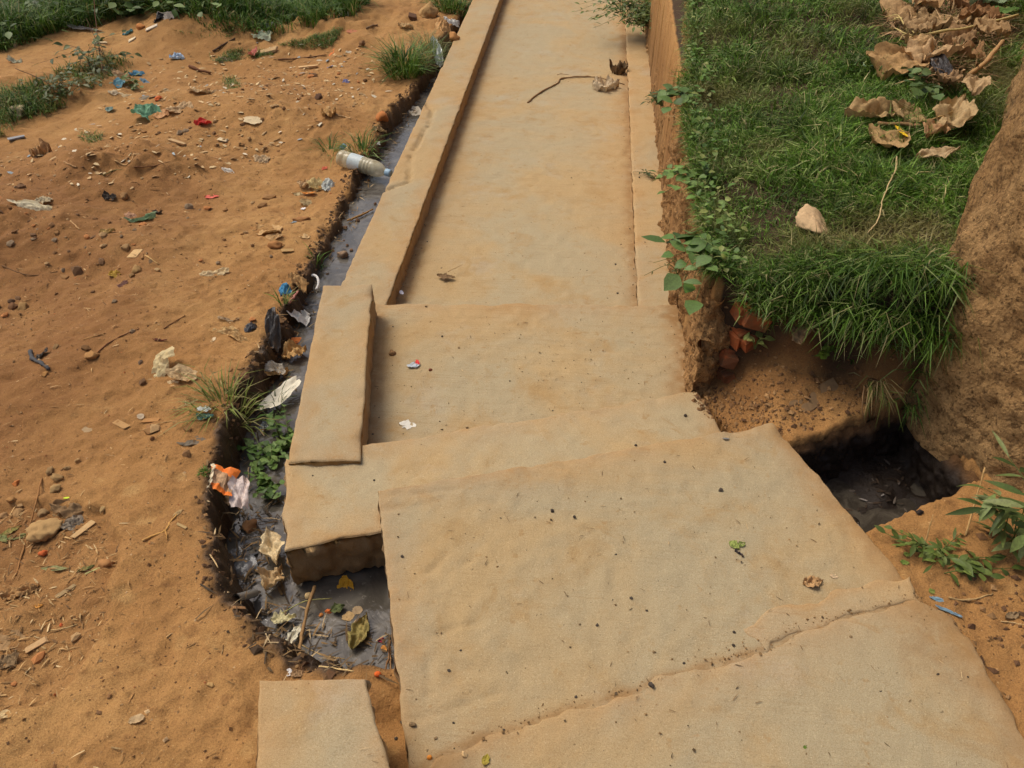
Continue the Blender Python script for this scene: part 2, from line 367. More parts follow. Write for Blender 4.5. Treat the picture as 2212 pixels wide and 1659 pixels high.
M_E = concrete("path_concrete", math.radians(1), 0.7, 0.32, 0.90)
M_D = concrete("landing_concrete", math.radians(-8), 0.5, 0.32, 0.89)
M_C = concrete("step_concrete", math.radians(-19), 0.25, 0.05, 0.92)
M_B = concrete("culvert_concrete", math.radians(-19), 0.4, 0.22, 0.84)
M_K = concrete("kerb_concrete", math.radians(90), 0.45, 0.05, 0.88)

def seg_groove(segs, width, depth):
    def f(X, Y):
        d = np.full(X.shape, 9.0)
        for a, b in segs:
            a = np.array(a[:2]); b = np.array(b[:2]); e = b - a
            t = np.clip(((X - a[0]) * e[0] + (Y - a[1]) * e[1]) / (e @ e), 0, 1)
            d = np.minimum(d, np.hypot(X - a[0] - t * e[0], Y - a[1] - t * e[1]))
        d = d + 0.006 * vn(X * 40, Y * 40, 2)
        return -depth * np.exp(-(d / width) ** 2)
    return f
def near_line(pl, x, y, w_):
    pl = np.asarray(pl, float)[:, :2]; d = np.full(np.shape(x), 9.0)
    for a, b in zip(pl[:-1], pl[1:]):
        e = b - a; t = np.clip(((x - a[0]) * e[0] + (y - a[1]) * e[1]) / (e @ e), 0, 1); d = np.minimum(d, np.hypot(x - a[0] - t * e[0], y - a[1] - t * e[1]))
    d = np.clip(d + 0.5 * w_ * vn(x * 30, y * 30, 4) + 0.3 * w_ * vn(x * 9, y * 9, 6), 0, 9); return np.exp(-(d / w_) ** 2)
B_far = [(-0.475, 1.372), (0.575, 1.725)]
crack = [P(u, v, 0.01)[:2] for u, v in [(895, 1665), (960, 1625), (1060, 1585), (1200, 1538), (1380, 1485), (1440, 1455), (1560, 1425), (1650, 1398), (1760, 1352), (1850, 1325), (1985, 1292), (2060, 1330)]]
E_far = 16.0
path_E = slab("path", [(-0.775, 2.44), (0.275, 2.53)], [(-0.79, E_far), (0.28, E_far)], -0.37, 0.16, M_E, r=0.006, rough=0.006, res=0.016, seed=1, dustw=0.10, stain=lambda x, y: 0.75 * near_line([(-0.745, 2.5), (-0.745, 16)], x, y, 0.04) + 0.7 * near_line([(0.25, 2.5), (0.25, 16)], x, y, 0.03) + 0.6 * near_line([(-0.77, 2.53), (0.41, 2.62)], x, y, 0.03))
tag(path_E, "long dusty concrete path running away between the kerb and the earth bank", kind="structure")
kerb_crack = [(P(1130 * .25 + 553 - 3, 1650 * .25, -.28)), P(553 + 330, 395, -.28), P(553 + 1340 * .25, 1350 * .25, -.28), P(553 + 1500 * .25, 1180 * .25 - 30, -.28), P(553 + 1520 * .25, 960 * .25, -.28), P(553 + 1470 * .25, 905 * .25, -.28)]
kerb_E = slab("kerb", [(-0.955, 2.42), (-0.742, 2.44)], [(-0.955, E_far), (-0.742, E_far)], -0.275, 0.34, M_K, r=0.006, rough=0.005, jag=0.0022, res=0.013, seed=2,
              top=seg_groove(list(zip(kerb_crack[:-1], kerb_crack[1:])), 0.007, 0.022))
tag(kerb_E, "long low concrete kerb with a wandering crack between the drain and the path", "kerb")
strip = slab("wall_footing", [(0.257, 2.55), (0.43, 2.57)], [(0.257, E_far), (0.43, E_far)], -0.342, 0.16, M_E, r=0.014, rough=0.006, jag=0.004, res=0.016, seed=3)
tag(strip, "narrow raised concrete strip along the foot of the earth wall", "footing")
path_D = slab("path_landing", [(-0.63, 1.62), (0.42, 1.86)], [(-0.783, 2.515), (0.415, 2.615)], -0.22, 0.17, M_D, r=0.008, rough=0.006, seed=4, dustw=0.09, stain=lambda x, y: 0.75 * near_line([(-0.62, 1.63), (0.40, 1.97)], x, y, 0.03) + 0.7 * near_line([(-0.575, 1.55), (-0.742, 2.44)], x, y, 0.035) + 0.9 * near_line([(0.40, 1.9), (0.39, 2.62)], x, y, 0.05))
tag(path_D, "square concrete landing below the step, beside the thick kerb block", kind="structure")
kerb_D = slab("kerb", [(-0.775, 1.53), (-0.575, 1.555)], [(-0.918, 2.41), (-0.742, 2.44)], -0.08, 0.34, M_K, r=0.007, rough=0.005, jag=0.0022, res=0.011, seed=5)
tag(kerb_D, "thick concrete kerb block beside the square landing, left of the step", "kerb")
stepC = slab("step", [(-0.695, 1.238), (-0.474, 1.318), (0.50, 1.67)], [(-0.795, 1.56), (0.395, 1.965)], -0.10, 0.15, M_C, r=0.009, rough=0.006, jag=0.006, seed=6, side=1.25, sfreq=48, stain=lambda x, y: 0.7 * near_line(B_far, x, y, 0.025))
tag(stepC, "concrete step slab jutting out over the drain with a broken front edge", kind="structure")
def Bz(*pp): return [P(553 * c + .25 * x, 414.75 * r + .25 * y, 0) for c, r, x, y in pp]
gro = []
for a in ([(1, 2, 1500, 1620), (1, 2, 1640, 1480)], [(1, 2, 1680, 1630), (1, 2, 1850, 1520)], [(1, 3, 1500, 720), (1, 3, 1495, 1010)], [(1, 3, 1560, 500), (1, 3, 1720, 450), (1, 3, 1900, 410)],
          [(1, 3, 1600, 720), (1, 3, 1960, 830)], [(1, 3, 1400, 1230), (1, 3, 1800, 1120), (1, 3, 2100, 1010)], [(1, 3, 1360, 210), (1, 3, 1200, 215)], [(1, 2, 1080, 1095), (1, 2, 1500, 1030), (1, 2, 1750, 905)],
          [(1, 2, 1090, 960), (1, 2, 1400, 940), (1, 2, 1700, 910)], [(2, 3, 50, 720), (2, 3, 240, 810)]):
    q = Bz(*a); gro += list(zip(q[:-1], q[1:]))
B_far = [(-0.475, 1.372), (0.575, 1.725)]
slabB = slab("culvert_slab", [(-0.255, 0.66), (0.92, 0.94)], B_far, 0.0, 0.10, M_B, r=0.006, rough=0.006, jag=0.004, res=0.0085, seed=7, top=seg_groove(gro, 0.006, 0.0045), stain=lambda x, y: 0.7 * near_line(crack, x, y, 0.012) + 0.5 * near_line([(0.60, 1.69), (0.92, 0.94)], x, y, 0.04))
tag(slabB, "wide concrete slab bridging the drain next to the open pit", kind="structure")
crack = [P(u, v, 0.01)[:2] for u, v in [(895, 1665), (960, 1625), (1060, 1585), (1200, 1538), (1380, 1485), (1440, 1455), (1560, 1425), (1650, 1398), (1760, 1352), (1850, 1325), (1985, 1292), (2060, 1330)]]
slabA = slab("path_apron", [(-0.05, -0.6), (1.25, -0.6)], crack, 0.006, 0.10, M_B, r=0.010, rough=0.006, jag=0.010, res=0.011, seed=8, stain=lambda x, y: 0.6 * near_line([(0.80, 1.2), (1.0, 0.8), (1.25, 0.4)], x, y, 0.10) + 0.6 * near_line([(-0.22, 0.2), (-0.20, 0.75)], x, y, 0.06))
tag(slabA, "concrete apron nearest the viewer ending in a ragged edge", kind="structure")
patch = slab("mortar_patch", [P(u, v, 0)[:2] for u, v in [(1640, 1402), (1760, 1358), (1850, 1330), (1975, 1292)]], [P(u, v, 0)[:2] for u, v in [(1608, 1352), (1665, 1318), (1800, 1278), (1958, 1238)]],
             0.004, 0.02, M_D, r=0.010, rough=0.003, jag=0.010, res=0.009, seed=9)
tag(patch, "pale wedge of smoothed mortar along the ragged apron edge", "mortar patch")
block = slab("kerb", [(-0.45, 0.45), (-0.185, 0.45)], [(-0.545, 0.752), (-0.350, 0.776)], 0.15, 0.26, M_K, r=0.007, rough=0.006, jag=0.003, res=0.009, seed=10)
tag(block, "squared concrete kerb block at the bottom edge beside the pool", "kerb")

def top_z(x, y):
    x = np.asarray(x, float); y = np.asarray(y, float)
    z = np.maximum(gz(x, y), np.where((x < 0.5) & (sdf(CORR, x, y) < 0), z_water(y), -9))
    for p, zt in SLABS:
        z = np.where(sdf(p, x, y) < 0, np.maximum(z, zt), z)
    return z
def hit(u, v):                                          # where the line of sight meets the ground, slabs or water
    d = FW + RT * (u - 1106) / F_PX + UP * (829.5 - v) / F_PX
    t0, t1 = (0.45 - CAM_H) / d[2], (-0.62 - CAM_H) / d[2]
    for n in (220, 60):
        t = np.linspace(t0, t1, n); q = EYE[None] + d[None] * t[:, None]
        below = q[:, 2] <= top_z(q[:, 0], q[:, 1]); i = int(np.argmax(below)) if below.any() else n - 1
        t0, t1 = t[max(i - 1, 0)], t[i]
    return EYE + d * t1
def pxm(p): return float((np.asarray(p) - EYE) @ FW) / F_PX        # metres per picture point there

# ------------------------------------------------------------------ drain water
wx, wy = np.meshgrid(np.concatenate([np.arange(-1.9, 1.15, 0.03)]), np.arange(0.85, 12.0, 0.05), indexing='ij')
wz = z_water(wy) + 0.0015 * fbm(wx, wy, 0, 9, 2)
k = NT("murky_water")
c = k.mix(k.ramp(k.noise(5, 5, 0.6, dist=1.2), 0.4, 0.68), lin(74, 69, 61), lin(106, 100, 90))
c = k.mix(k.ramp(k.noise(14, 4, 0.6, dist=1.5), 0.55, 0.75, 0, 0.6), c, lin(78, 66, 48))
c = k.mix(k.ramp(k.noise(45, 4, 0.6, dist=1.0), 0.62, 0.72, 0, 0.5), c, lin(150, 144, 130))
M_W = k.done(c, 0.07, k.bump(k.noise(14, 4, 0.55, dist=0.8), 0.22, 0.02)); k.b.inputs["Specular IOR Level"].default_value = 0.5
keep = (sdf(CORR, wx.ravel(), wy.ravel()) < 0.05) & ((wx.ravel() < -0.82) | (wy.ravel() < 1.95))
f = grid_faces(*wx.shape); f = f[keep[f].all(1)]; used = np.unique(f); remap = np.full(wx.size, -1); remap[used] = np.arange(len(used))
Vw = np.stack([wx.ravel(), wy.ravel(), wz.ravel()], 1)[used]
tag(mesh_obj("drain_water", Vw, remap[f], M_W, origin=(0, 0, 0)), "grey murky water standing in the open drain", kind="structure")

px2, py2 = np.meshgrid(np.linspace(0.58, 1.10, 40), np.linspace(1.30, 1.88, 44), indexing='ij')
kq = NT("pit_water"); cq = kq.mix(kq.ramp(kq.noise(11, 5, 0.65, dist=1.5), 0.4, 0.66), lin(58, 52, 44), lin(84, 77, 66))
M_W2 = kq.done(cq, 0.10, kq.bump(kq.noise(40, 4, 0.6, dist=0.6), 0.35, 0.01)); kq.b.inputs["Specular IOR Level"].default_value = 0.5
keep = sdf(HOLE, px2.ravel(), py2.ravel()) < 0.03; f = grid_faces(*px2.shape); f = f[keep[f].all(1)]; used = np.unique(f); remap = np.full(px2.size, -1); remap[used] = np.arange(len(used))
tag(mesh_obj("pit_water", np.stack([px2.ravel(), py2.ravel(), -0.205 + 0 * px2.ravel()], 1)[used], remap[f], M_W2, origin=(0, 0, 0)), "dark murky water at the bottom of the open pit", kind="structure")

# ------------------------------------------------------------------ earth wall along the path, with bricks at its broken end
M_BANKW = mudwall("earth_render", lin(198, 152, 98), lin(182, 136, 84), lin(150, 106, 62))
M_RW = mudwall("mud_wall", lin(192, 152, 100), lin(180, 138, 86), lin(146, 106, 62))
yy = np.concatenate([np.arange(1.97, 4.6, 0.010), np.arange(4.6, 7.6, 0.016), np.arange(7.6, 16, 0.06)]); zz = np.linspace(0, 1, 84)
Yg, Tg = np.meshgrid(yy, zz, indexing='ij')
def wall_top_x(y): return np.interp(y, [2.0, 3.0, 3.7, 4.8, 7.0], [0.38, 0.388, 0.43, 0.505, 0.53])
zb = np.where(Yg < 2.6, -0.24, -0.40); zt = 0.262 + 0.03 * np.clip(Yg - 3, 0, 4) + 0.012 * vn(Yg * 3, Yg * 0, 1) - 0.16 * sstep(2.16, 2.0, Yg)
Zg = zb + (zt - zb) * np.clip(Tg / 0.86, 0, 1)
Xg = 0.395 + (wall_top_x(Yg) - 0.395) * np.clip(Tg / 0.86, 0, 1) + 0.03 * np.clip(Tg - 0.86, 0, 1) / 0.14
und = 0.010 * fbm(Yg, Zg * 0.6, 1, 2.6, 3) + 0.012 * fbm(Yg, Zg, 2, 12, 4, 0.68) + 0.0075 * fbm(Yg, Zg, 8, 27, 2, 0.6) + 0.03 * np.clip(vn(Yg * 19, Zg * 19, 8.0) - 0.5, 0, 1)
# gullies washed down the face
und = und + 0.012 * np.clip(vn(Yg * 7 + 0.4 * Zg, Zg * 1.2, 5) - 0.25, 0, 1)
Xg = Xg + und; Zg = Zg + 0.008 * fbm(Yg, Xg, 4, 20, 2) * (Tg > 0.8)
Vb = np.stack([Xg, Yg, Zg], -1).reshape(-1, 3)
wall = empty("earth_wall", (0.43, 2.0, -0.24))
tag(wall, "low crumbling mud rendered wall holding back the grass bank along the path", "wall")
mesh_obj("render_face", Vb, grid_faces(len(yy), len(zz), flip=True), M_BANKW, parent=wall)
# broken end: a rough return that closes the wall towards the pit
xx = np.linspace(0.385, 0.475, 40); z2 = np.linspace(-0.26, 0.20, 70); Xe, Ze = np.meshgrid(xx, z2, indexing='ij')
Ye = 1.968 + 0.9 * np.clip(Xe - 0.425, 0, 1) + 0.02 * fbm(Xe, Ze, 3, 9, 3) + 0.010 * fbm(Xe, Ze, 5, 35, 3, 0.6) + 0.08 * sstep(0.06, 0.20, Ze)
mesh_obj("broken_end", np.stack([Xe, Ye, Ze], -1).reshape(-1, 3), grid_faces(40, 70), M_BANKW, parent=wall)
kb = NT("old_brick"); cb = kb.mix(kb.ramp(kb.noise(14, 5, 0.6), 0.4, 0.7), lin(158, 84, 44), lin(128, 76, 44)); cb = kb.mix(kb.ramp(kb.noise(40, 5, 0.65), 0.50, 0.72, 0, 0.8), cb, lin(112, 82, 52)); cb = kb.mix(kb.ramp(kb.noise(9, 4, 0.6), 0.42, 0.6, 0, 0.7), cb, lin(84, 60, 40))
M_BRICK = kb.done(cb, 0.9, kb.bump(kb.noise(90, 5, 0.65), 0.6, 0.006))
def rock_mesh(seed, n=2, rough=0.28, cuts=5):
    import bmesh
    bm = bmesh.new(); bmesh.ops.create_icosphere(bm, subdivisions=n, radius=1.0)
    v = np.array([q.co[:] for q in bm.verts]); f = np.array([[q.index for q in p.verts] for p in bm.faces]); bm.free()
    r_ = np.random.default_rng(seed)
    for _ in range(cuts):
        nrm = r_.normal(size=3); nrm /= np.linalg.norm(nrm); h = r_.uniform(0.45, 0.8); d = v @ nrm; v = v - np.outer(np.clip(d - h, 0, None) * 0.9, nrm)
    s = 1 + rough * fbm(v[:, 0] + seed, v[:, 1], v[:, 2], 1.6, 3, 0.55) + (0.045 * fbm(v[:, 0] + seed, v[:, 1], v[:, 2], 7, 3, 0.6) if n > 2 else 0)
    return v * s[:, None], f
def box_rough(cx, cy, cz, sx, sy, sz, rot, seed, tilt=0.0, b=0.16):
    import bmesh
    bm = bmesh.new(); bmesh.ops.create_cube(bm, size=2.0); bmesh.ops.bevel(bm, geom=bm.edges[:], offset=b, segments=2, affect='EDGES')
    bmesh.ops.triangulate(bm, faces=bm.faces[:])
    v = np.array([q.co[:] for q in bm.verts]); f = np.array([[q.index for q in p.verts] for p in bm.faces]); bm.free()
    v = v * (1 + 0.16 * fbm(v[:, 0] + seed * 3.1, v[:, 1], v[:, 2], 1.4, 3))[:, None]
    v = v * np.array([sx, sy, sz]) / 2
    cr, sr = math.cos(rot), math.sin(rot); ct, s_t = math.cos(tilt), math.sin(tilt)
    v = np.stack([v[:, 0] * ct + v[:, 2] * s_t, v[:, 1], -v[:, 0] * s_t + v[:, 2] * ct], 1)
    v = np.stack([v[:, 0] * cr - v[:, 1] * sr, v[:, 0] * sr + v[:, 1] * cr, v[:, 2]], 1)
    return v + np.array([cx, cy, cz]), f
for i, (cx, cy, cz, sx, sy, sz, ro) in enumerate([(0.51, 2.06, 0.165, 0.10, 0.20, 0.065, 0.22), (0.495, 2.065, 0.085, 0.085, 0.20, 0.06, 0.45), (0.474, 2.06, 0.012, 0.06, 0.18, 0.055, 0.05),
                                                  (0.460, 2.055, -0.055, 0.05, 0.18, 0.05, 0.35), (0.49, 1.955, -0.135, 0.06, 0.05, 0.045, 0.6)]):
    v, f = box_rough(cx, cy, cz, sx, sy, sz, ro, i + 1, 0.25 * (-1) ** i, 0.3)
    mesh_obj("brick", v, f, M_BRICK, parent=wall, smooth=False)

# ------------------------------------------------------------------ big rough mud wall on the right
wl = np.array(WALLLINE); L = np.concatenate([[0], np.cumsum(np.linalg.norm(np.diff(wl, axis=0), axis=1))])
ss = np.concatenate([np.arange(0, 1.0, 0.04), np.arange(1.0, 5.0, 0.0125), np.arange(5.0, L[-1], 0.06)])
px_, py_ = np.interp(ss, L, wl[:, 0]), np.interp(ss, L, wl[:, 1])
ker = np.exp(-np.linspace(-2, 2, 15) ** 2); ker /= ker.sum()
pad = lambda a: np.convolve(np.concatenate([np.full(7, a[0]), a, np.full(7, a[-1])]), ker, 'valid')
px_, py_ = pad(px_), pad(py_)
tx, ty = np.gradient(px_), np.gradient(py_); ln = np.hypot(tx, ty); nx, ny = ty / ln, -tx / ln     # +normal points into the wall
hz = np.concatenate([np.arange(-0.07, 1.15, 0.0125), np.arange(1.15, 1.9, 0.05)])
Sg, Hg = np.meshgrid(np.arange(len(ss)), hz, indexing='ij')
bx, by = px_[Sg], py_[Sg]; nxg, nyg = -nx[Sg], -ny[Sg]
lean = 0.10 * np.clip(Hg, 0, 2) + 0.05 * np.clip(0.25 - Hg, 0, 1) * 0
q = 0.028 * fbm(bx, by, Hg, 2.3, 3) + 0.014 * fbm(bx, by, Hg, 9, 3, 0.6) + 0.004 * fbm(bx, by, Hg, 24, 2, 0.6)
off = lean + q
Xw = bx - nxg * off; Yw = by - nyg * off
top_row = Hg[:, -1:] * 0
Vr = np.stack([Xw, Yw, Hg], -1).reshape(-1, 3)
n_, m_ = Xw.shape
capx = Xw[:, -1] + 0.45 * nx; capy = Yw[:, -1] + 0.45 * ny
Vcap = np.stack([capx, capy, np.full(n_, 1.9) + 0.03 * vn(capx * 4, capy * 4, 1)], 1)
bot = Vcap.copy(); bot[:, 2] = -0.5
Vr = np.concatenate([Vr, Vcap, bot]); top_i = np.arange(n_) * m_ + m_ - 1; cap_i = n_ * m_ + np.arange(n_); bot_i = cap_i + n_
Fc = np.stack([top_i[:-1], cap_i[:-1], cap_i[1:], top_i[1:]], 1); Fd = np.stack([cap_i[:-1], bot_i[:-1], bot_i[1:], cap_i[1:]], 1)
rw = mesh_obj("mud_wall", Vr, [grid_faces(n_, m_), Fc, Fd], M_RW, origin=(1.3, 2.2, 0))
tag(rw, "tall pitted brown mud wall rising beside the pit and the grass bank", "wall")

# wet earth lining of the pit under the ledge, its shade painted black
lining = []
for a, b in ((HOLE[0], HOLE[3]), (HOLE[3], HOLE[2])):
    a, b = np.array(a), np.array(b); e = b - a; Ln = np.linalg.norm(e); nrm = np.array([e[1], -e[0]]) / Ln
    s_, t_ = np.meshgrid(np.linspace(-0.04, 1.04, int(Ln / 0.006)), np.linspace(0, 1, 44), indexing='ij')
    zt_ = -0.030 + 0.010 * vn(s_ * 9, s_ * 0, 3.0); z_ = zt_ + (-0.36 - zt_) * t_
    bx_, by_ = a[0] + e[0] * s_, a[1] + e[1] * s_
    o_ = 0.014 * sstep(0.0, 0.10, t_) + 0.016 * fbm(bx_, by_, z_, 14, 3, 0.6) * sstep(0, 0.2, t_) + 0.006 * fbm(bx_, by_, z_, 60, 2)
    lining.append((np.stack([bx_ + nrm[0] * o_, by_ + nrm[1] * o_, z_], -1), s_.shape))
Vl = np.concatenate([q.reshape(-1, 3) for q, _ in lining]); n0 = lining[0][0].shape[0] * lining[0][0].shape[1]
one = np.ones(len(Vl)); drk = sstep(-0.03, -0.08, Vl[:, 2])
tag(mesh_obj("pit_side", Vl, [grid_faces(*lining[0][1]), grid_faces(*lining[1][1], off=n0)], M_DIRT, attrs={"wet": 0.5 + 0.5 * drk, "dark": one, "black": drk}), "wet earth side of the open pit, painted black for shade", kind="structure")

# ------------------------------------------------------------------ builders for plants and litter
def D(c, r, x, y): return 553.0 * c + 0.25 * x, 414.75 * r + 0.25 * y      # measured on enlarged picture tiles
def frame_at(c, r, x, y):
    u, v = D(c, r, x, y); p = hit(u, v); s = pxm(p) * 0.25
    ray = p - EYE; ray /= np.linalg.norm(ray)
    return p, s, s / max(0.35, -ray[2])                                    # point, metres per unit across, metres per unit in depth
def slope(p, e=0.03):
    z0 = top_z(np.array([p[0] - e, p[0] + e, p[0], p[0]]), np.array([p[1], p[1], p[1] - e, p[1] + e]))
    return np.clip((z0[1] - z0[0]) / (2 * e), -.5, .5), np.clip((z0[3] - z0[2]) / (2 * e), -.5, .5)

def blades(base, az, length, lean, width, colA, droop=0.5, curl=0.25, seed=0):
    """curved grass blades, five points each"""
    n = len(base); r_ = np.random.default_rng(seed)
    dh = np.stack([np.cos(az), np.sin(az), np.zeros(n)], 1); sd_ = np.stack([-np.sin(az), np.cos(az), np.zeros(n)], 1)
    tw = r_.uniform(-curl, curl, n)[:, None]
    L = length[:, None]; ln_ = lean[:, None]
    up = np.array([0, 0, 1.0])[None]
    m = base + L * 0.5 * (dh * np.sin(ln_) + up * np.cos(ln_)) + sd_ * tw * L * 0.25
    l2 = np.clip(ln_ + droop * (0.6 + 0.8 * r_.random(n)[:, None]), 0, 2.6)
    t = m + L * 0.5 * (dh * np.sin(l2) + up * np.cos(l2)) + sd_ * tw * L * 0.5
    w_ = (width / 2)[:, None]; side = sd_ * np.cos(tw * 2) + up * 0.35 * np.sin(tw * 6)
    V = np.stack([base - side * w_ * 0.8, base + side * w_ * 0.8, m - side * w_, m + side * w_, t], 1).reshape(-1, 3)
    o = (np.arange(n) * 5)[:, None]
    F4 = o + np.array([[0, 1, 3, 2]]); F3 = o + np.array([[2, 3, 4]])
    return V, [F4, F3], np.repeat(colA, 5, 0)
def green_mix(n, r_, pal, wts):
    i = r_.choice(len(pal), n, p=np.array(wts) / sum(wts)); c = np.array([lin(*p) for p in pal])[i]
    return c * r_.uniform(0.75, 1.25, n)[:, None]
M_GRASS = vcol("grass_blades", 0.55, 0.30, var=False)
M_LEAF = vcol("leaf_blades", 0.5, 0.22, var=True, noise_scale=160)
M_BITS = vcol("loose_bits", 0.9, 0.0, var=True, noise_scale=200)
GP = [(86, 120, 34), (66, 98, 22), (106, 136, 50), (142, 154, 90), (170, 158, 108), (48, 72, 16)]

def in_poly(poly, n, r_):
    p = np.array(poly); lo, hi = p.min(0), p.max(0); out = []
    while sum(map(len, out)) < n:
        q = r_.uniform(lo, hi, (n * 2, 2)); out.append(q[sdf(p, q[:, 0], q[:, 1]) < 0])
    return np.concatenate(out)[:n]

# ------------------------------------------------------------------ grass on the bank
r_ = np.random.default_rng(11)
front = [(0.385, 2.07), (0.50, 2.03), (0.63, 1.97), (0.80, 1.91), (1.06, 1.85)]
near_poly = front + [(1.16, 2.2), (1.50, 2.95), (1.84, 3.6), (0.385, 3.6)]
bank_poly = [(0.42, 3.5), (0.51, 4.8), (0.53, 6.2)][:1] + [(1.80, 3.5), (2.12, 4.15), (2.85, 5.7), (2.4, 6.2), (0.53, 6.2), (0.51, 4.8)]
q = np.concatenate([in_poly(near_poly, 52000, r_), in_poly(bank_poly, 56000, r_)])
dens = fbm(q[:, 0], q[:, 1], 2, 5, 3)
q = q[(dens > -0.75) | (r_.random(len(q)) < 0.35)]
n = len(q); z = np.where(q[:, 0] < wall_top_x(q[:, 1]) + 0.075, 0.262 + 0.03 * np.clip(q[:, 1] - 3, 0, 4), gz(q[:, 0], q[:, 1]))
base = np.stack([q[:, 0], q[:, 1], z - 0.004], 1)
az = r_.uniform(0, 2 * np.pi, n)
clump = fbm(q[:, 0], q[:, 1], 7, 6, 2)
ln_ = r_.uniform(0.035, 0.10, n) * (1 + 0.7 * np.clip(clump, -0.6, 1)); lean = np.abs(r_.normal(0.62, 0.35, n))
col = green_mix(n, r_, GP, [5, 5, 4, 2.6, 1.2, 4]) * (1 + 0.35 * fbm(q[:, 0], q[:, 1], 9, 9, 2))[:, None]
dry = np.clip(fbm(q[:, 0], q[:, 1], 4, 3.2, 3) - 0.05, 0, 1)[:, None] * 0.9
col = col * (1 - dry) + np.array(lin(132, 122, 72)) * dry * r_.uniform(0.6, 1.2, n)[:, None]
V1, F1, C1 = blades(base, az, ln_, lean, r_.uniform(0.0022, 0.0048, n) * np.where(q[:, 1] > 3.4, 1.3, 1.0) * np.where(r_.random(n) < 0.07, 2.0, 1.0), col, 0.8, 0.8, 1)
# long blades hanging over the front and the wall edge
nf = 1700; xf = 0.46 + 0.56 * r_.random(nf) ** 0.7; yf = np.interp(xf, [0.45, 0.63, 0.9, 1.02], [2.01, 1.95, 1.89, 1.86]) + r_.uniform(-0.03, 0.09, nf)
bf = np.stack([xf, yf, np.maximum(gz(xf, yf), 0.20 + 0.05 * r_.random(nf))], 1)
Lf = r_.uniform(0.06, 0.19, nf) * (0.5 + 0.7 * sstep(0.55, 0.85, xf))
V2, F2, C2 = blades(bf, -np.pi / 2 + r_.normal(0, 1.1, nf), Lf, r_.uniform(0.5, 1.3, nf), r_.uniform(0.002, 0.0042, nf), 0.8 * green_mix(nf, r_, GP, [4, 4, 5, 3, 1, 3]), 1.1, 0.35, 2)
nl = 3600; yl = 2.05 + 4.2 * r_.random(nl) ** 1.5; xl = wall_top_x(yl) + 0.012 + r_.uniform(-0.01, 0.04, nl)
bl = np.stack([xl, yl, 0.265 + 0.03 * np.clip(yl - 3, 0, 4) + 0.02 * r_.random(nl)], 1)
V3, F3, C3 = blades(bl, np.pi + r_.normal(0, 0.8, nl), r_.uniform(0.03, 0.085, nl), r_.uniform(0.6, 1.5, nl), r_.uniform(0.002, 0.0034, nl), green_mix(nl, r_, GP, [4, 4, 5, 3, 2, 3]), 0.9, 0.5, 3)
ns = 5200; xs = 0.47 + 0.57 * r_.random(ns) ** 0.85; ys = np.interp(xs, [0.45, 0.63, 0.9, 1.02], [2.01, 1.95, 1.89, 1.86]) + r_.uniform(-0.02, 0.14, ns)
bs = np.stack([xs, ys, np.maximum(gz(xs, ys), 0.17 + 0.10 * r_.random(ns))], 1)
V4, F4, C4 = blades(bs, np.where(r_.random(ns) < 0.6, -np.pi / 2 + r_.normal(0, 1.0, ns), r_.uniform(0, 6.28, ns)), r_.uniform(0.03, 0.10, ns), r_.uniform(0.2, 1.5, ns), r_.uniform(0.002, 0.0045, ns), 0.9 * green_mix(ns, r_, GP, [4, 4, 5, 3, 2, 4]), 0.8, 0.9, 4)
def merge(parts):
    V, F4, F3, C, o = [], [], [], [], 0
    for v, fs, c in parts:
        V.append(v); F4.append(fs[0] + o); F3.append(fs[1] + o); C.append(c); o += len(v)
    return np.concatenate(V), [np.concatenate(F4), np.concatenate(F3)], np.concatenate(C)
V, Fs, C = merge([(V1, F1, C1), (V2, F2, C2), (V3, F3, C3), (V4, F4, C4)])
tag(mesh_obj("bank_grass", V, Fs, M_GRASS, origin=(0.8, 3.0, 0.3), col=C, smooth=False), "dense dark green creeping grass covering the raised bank", "grass", kind="stuff")

# grass at the far left
def meadow(name, label, polys, n, hlo, hhi, pal=GP, wts=(5, 5, 4, 2, 1, 4), seed=0, wid=(0.003, 0.007), up=0.5, thresh=-0.25):
    r_ = np.random.default_rng(seed); qs = []
    for pl, share in polys:
        wp = [hit(*D(0, 0, *p))[:2] for p in pl]; qs.append(in_poly(wp, int(n * share), r_))
    q = np.concatenate(qs); d = fbm(q[:, 0], q[:, 1], 3, 3.5, 3); q = q[(d > thresh) | (r_.random(len(q)) < 0.15)]
    k = len(q); b = np.stack([q[:, 0], q[:, 1], gz(q[:, 0], q[:, 1]) - 0.004], 1)
    hs = r_.uniform(hlo, hhi, k) * (1 + 0.6 * fbm(q[:, 0], q[:, 1], 8, 2.5, 2))
    V, F, C = blades(b, r_.uniform(0, 6.283, k), np.abs(hs) + 0.01, np.abs(r_.normal(up, 0.3, k)), r_.uniform(*wid, k), green_mix(k, r_, pal, wts), 0.7, 0.5, seed)
    tag(mesh_obj(name, V, F, M_GRASS, col=C, smooth=False), label, "grass", kind="stuff")
GL = [(76, 108, 32), (58, 88, 20), (100, 126, 48), (122, 136, 72), (148, 136, 86), (44, 68, 16)]
meadow("far_grass", "tall lush grass along the far upper left edge of the dirt", [([(-900, 30), (-300, 480), (0, 460), (200, 390), (520, 280), (900, 210), (1250, 110), (1500, 110), (1800, 260), (2200, 290), (2212 + 450, 260), (3050, 170), (3200, 40), (2900, -150), (1500, -260), (-900, -260)], 1.0)],
       46000, 0.08, 0.22, GL, (5, 4, 5, 2, 1, 3), 21, (0.004, 0.010), 0.5, -0.5)
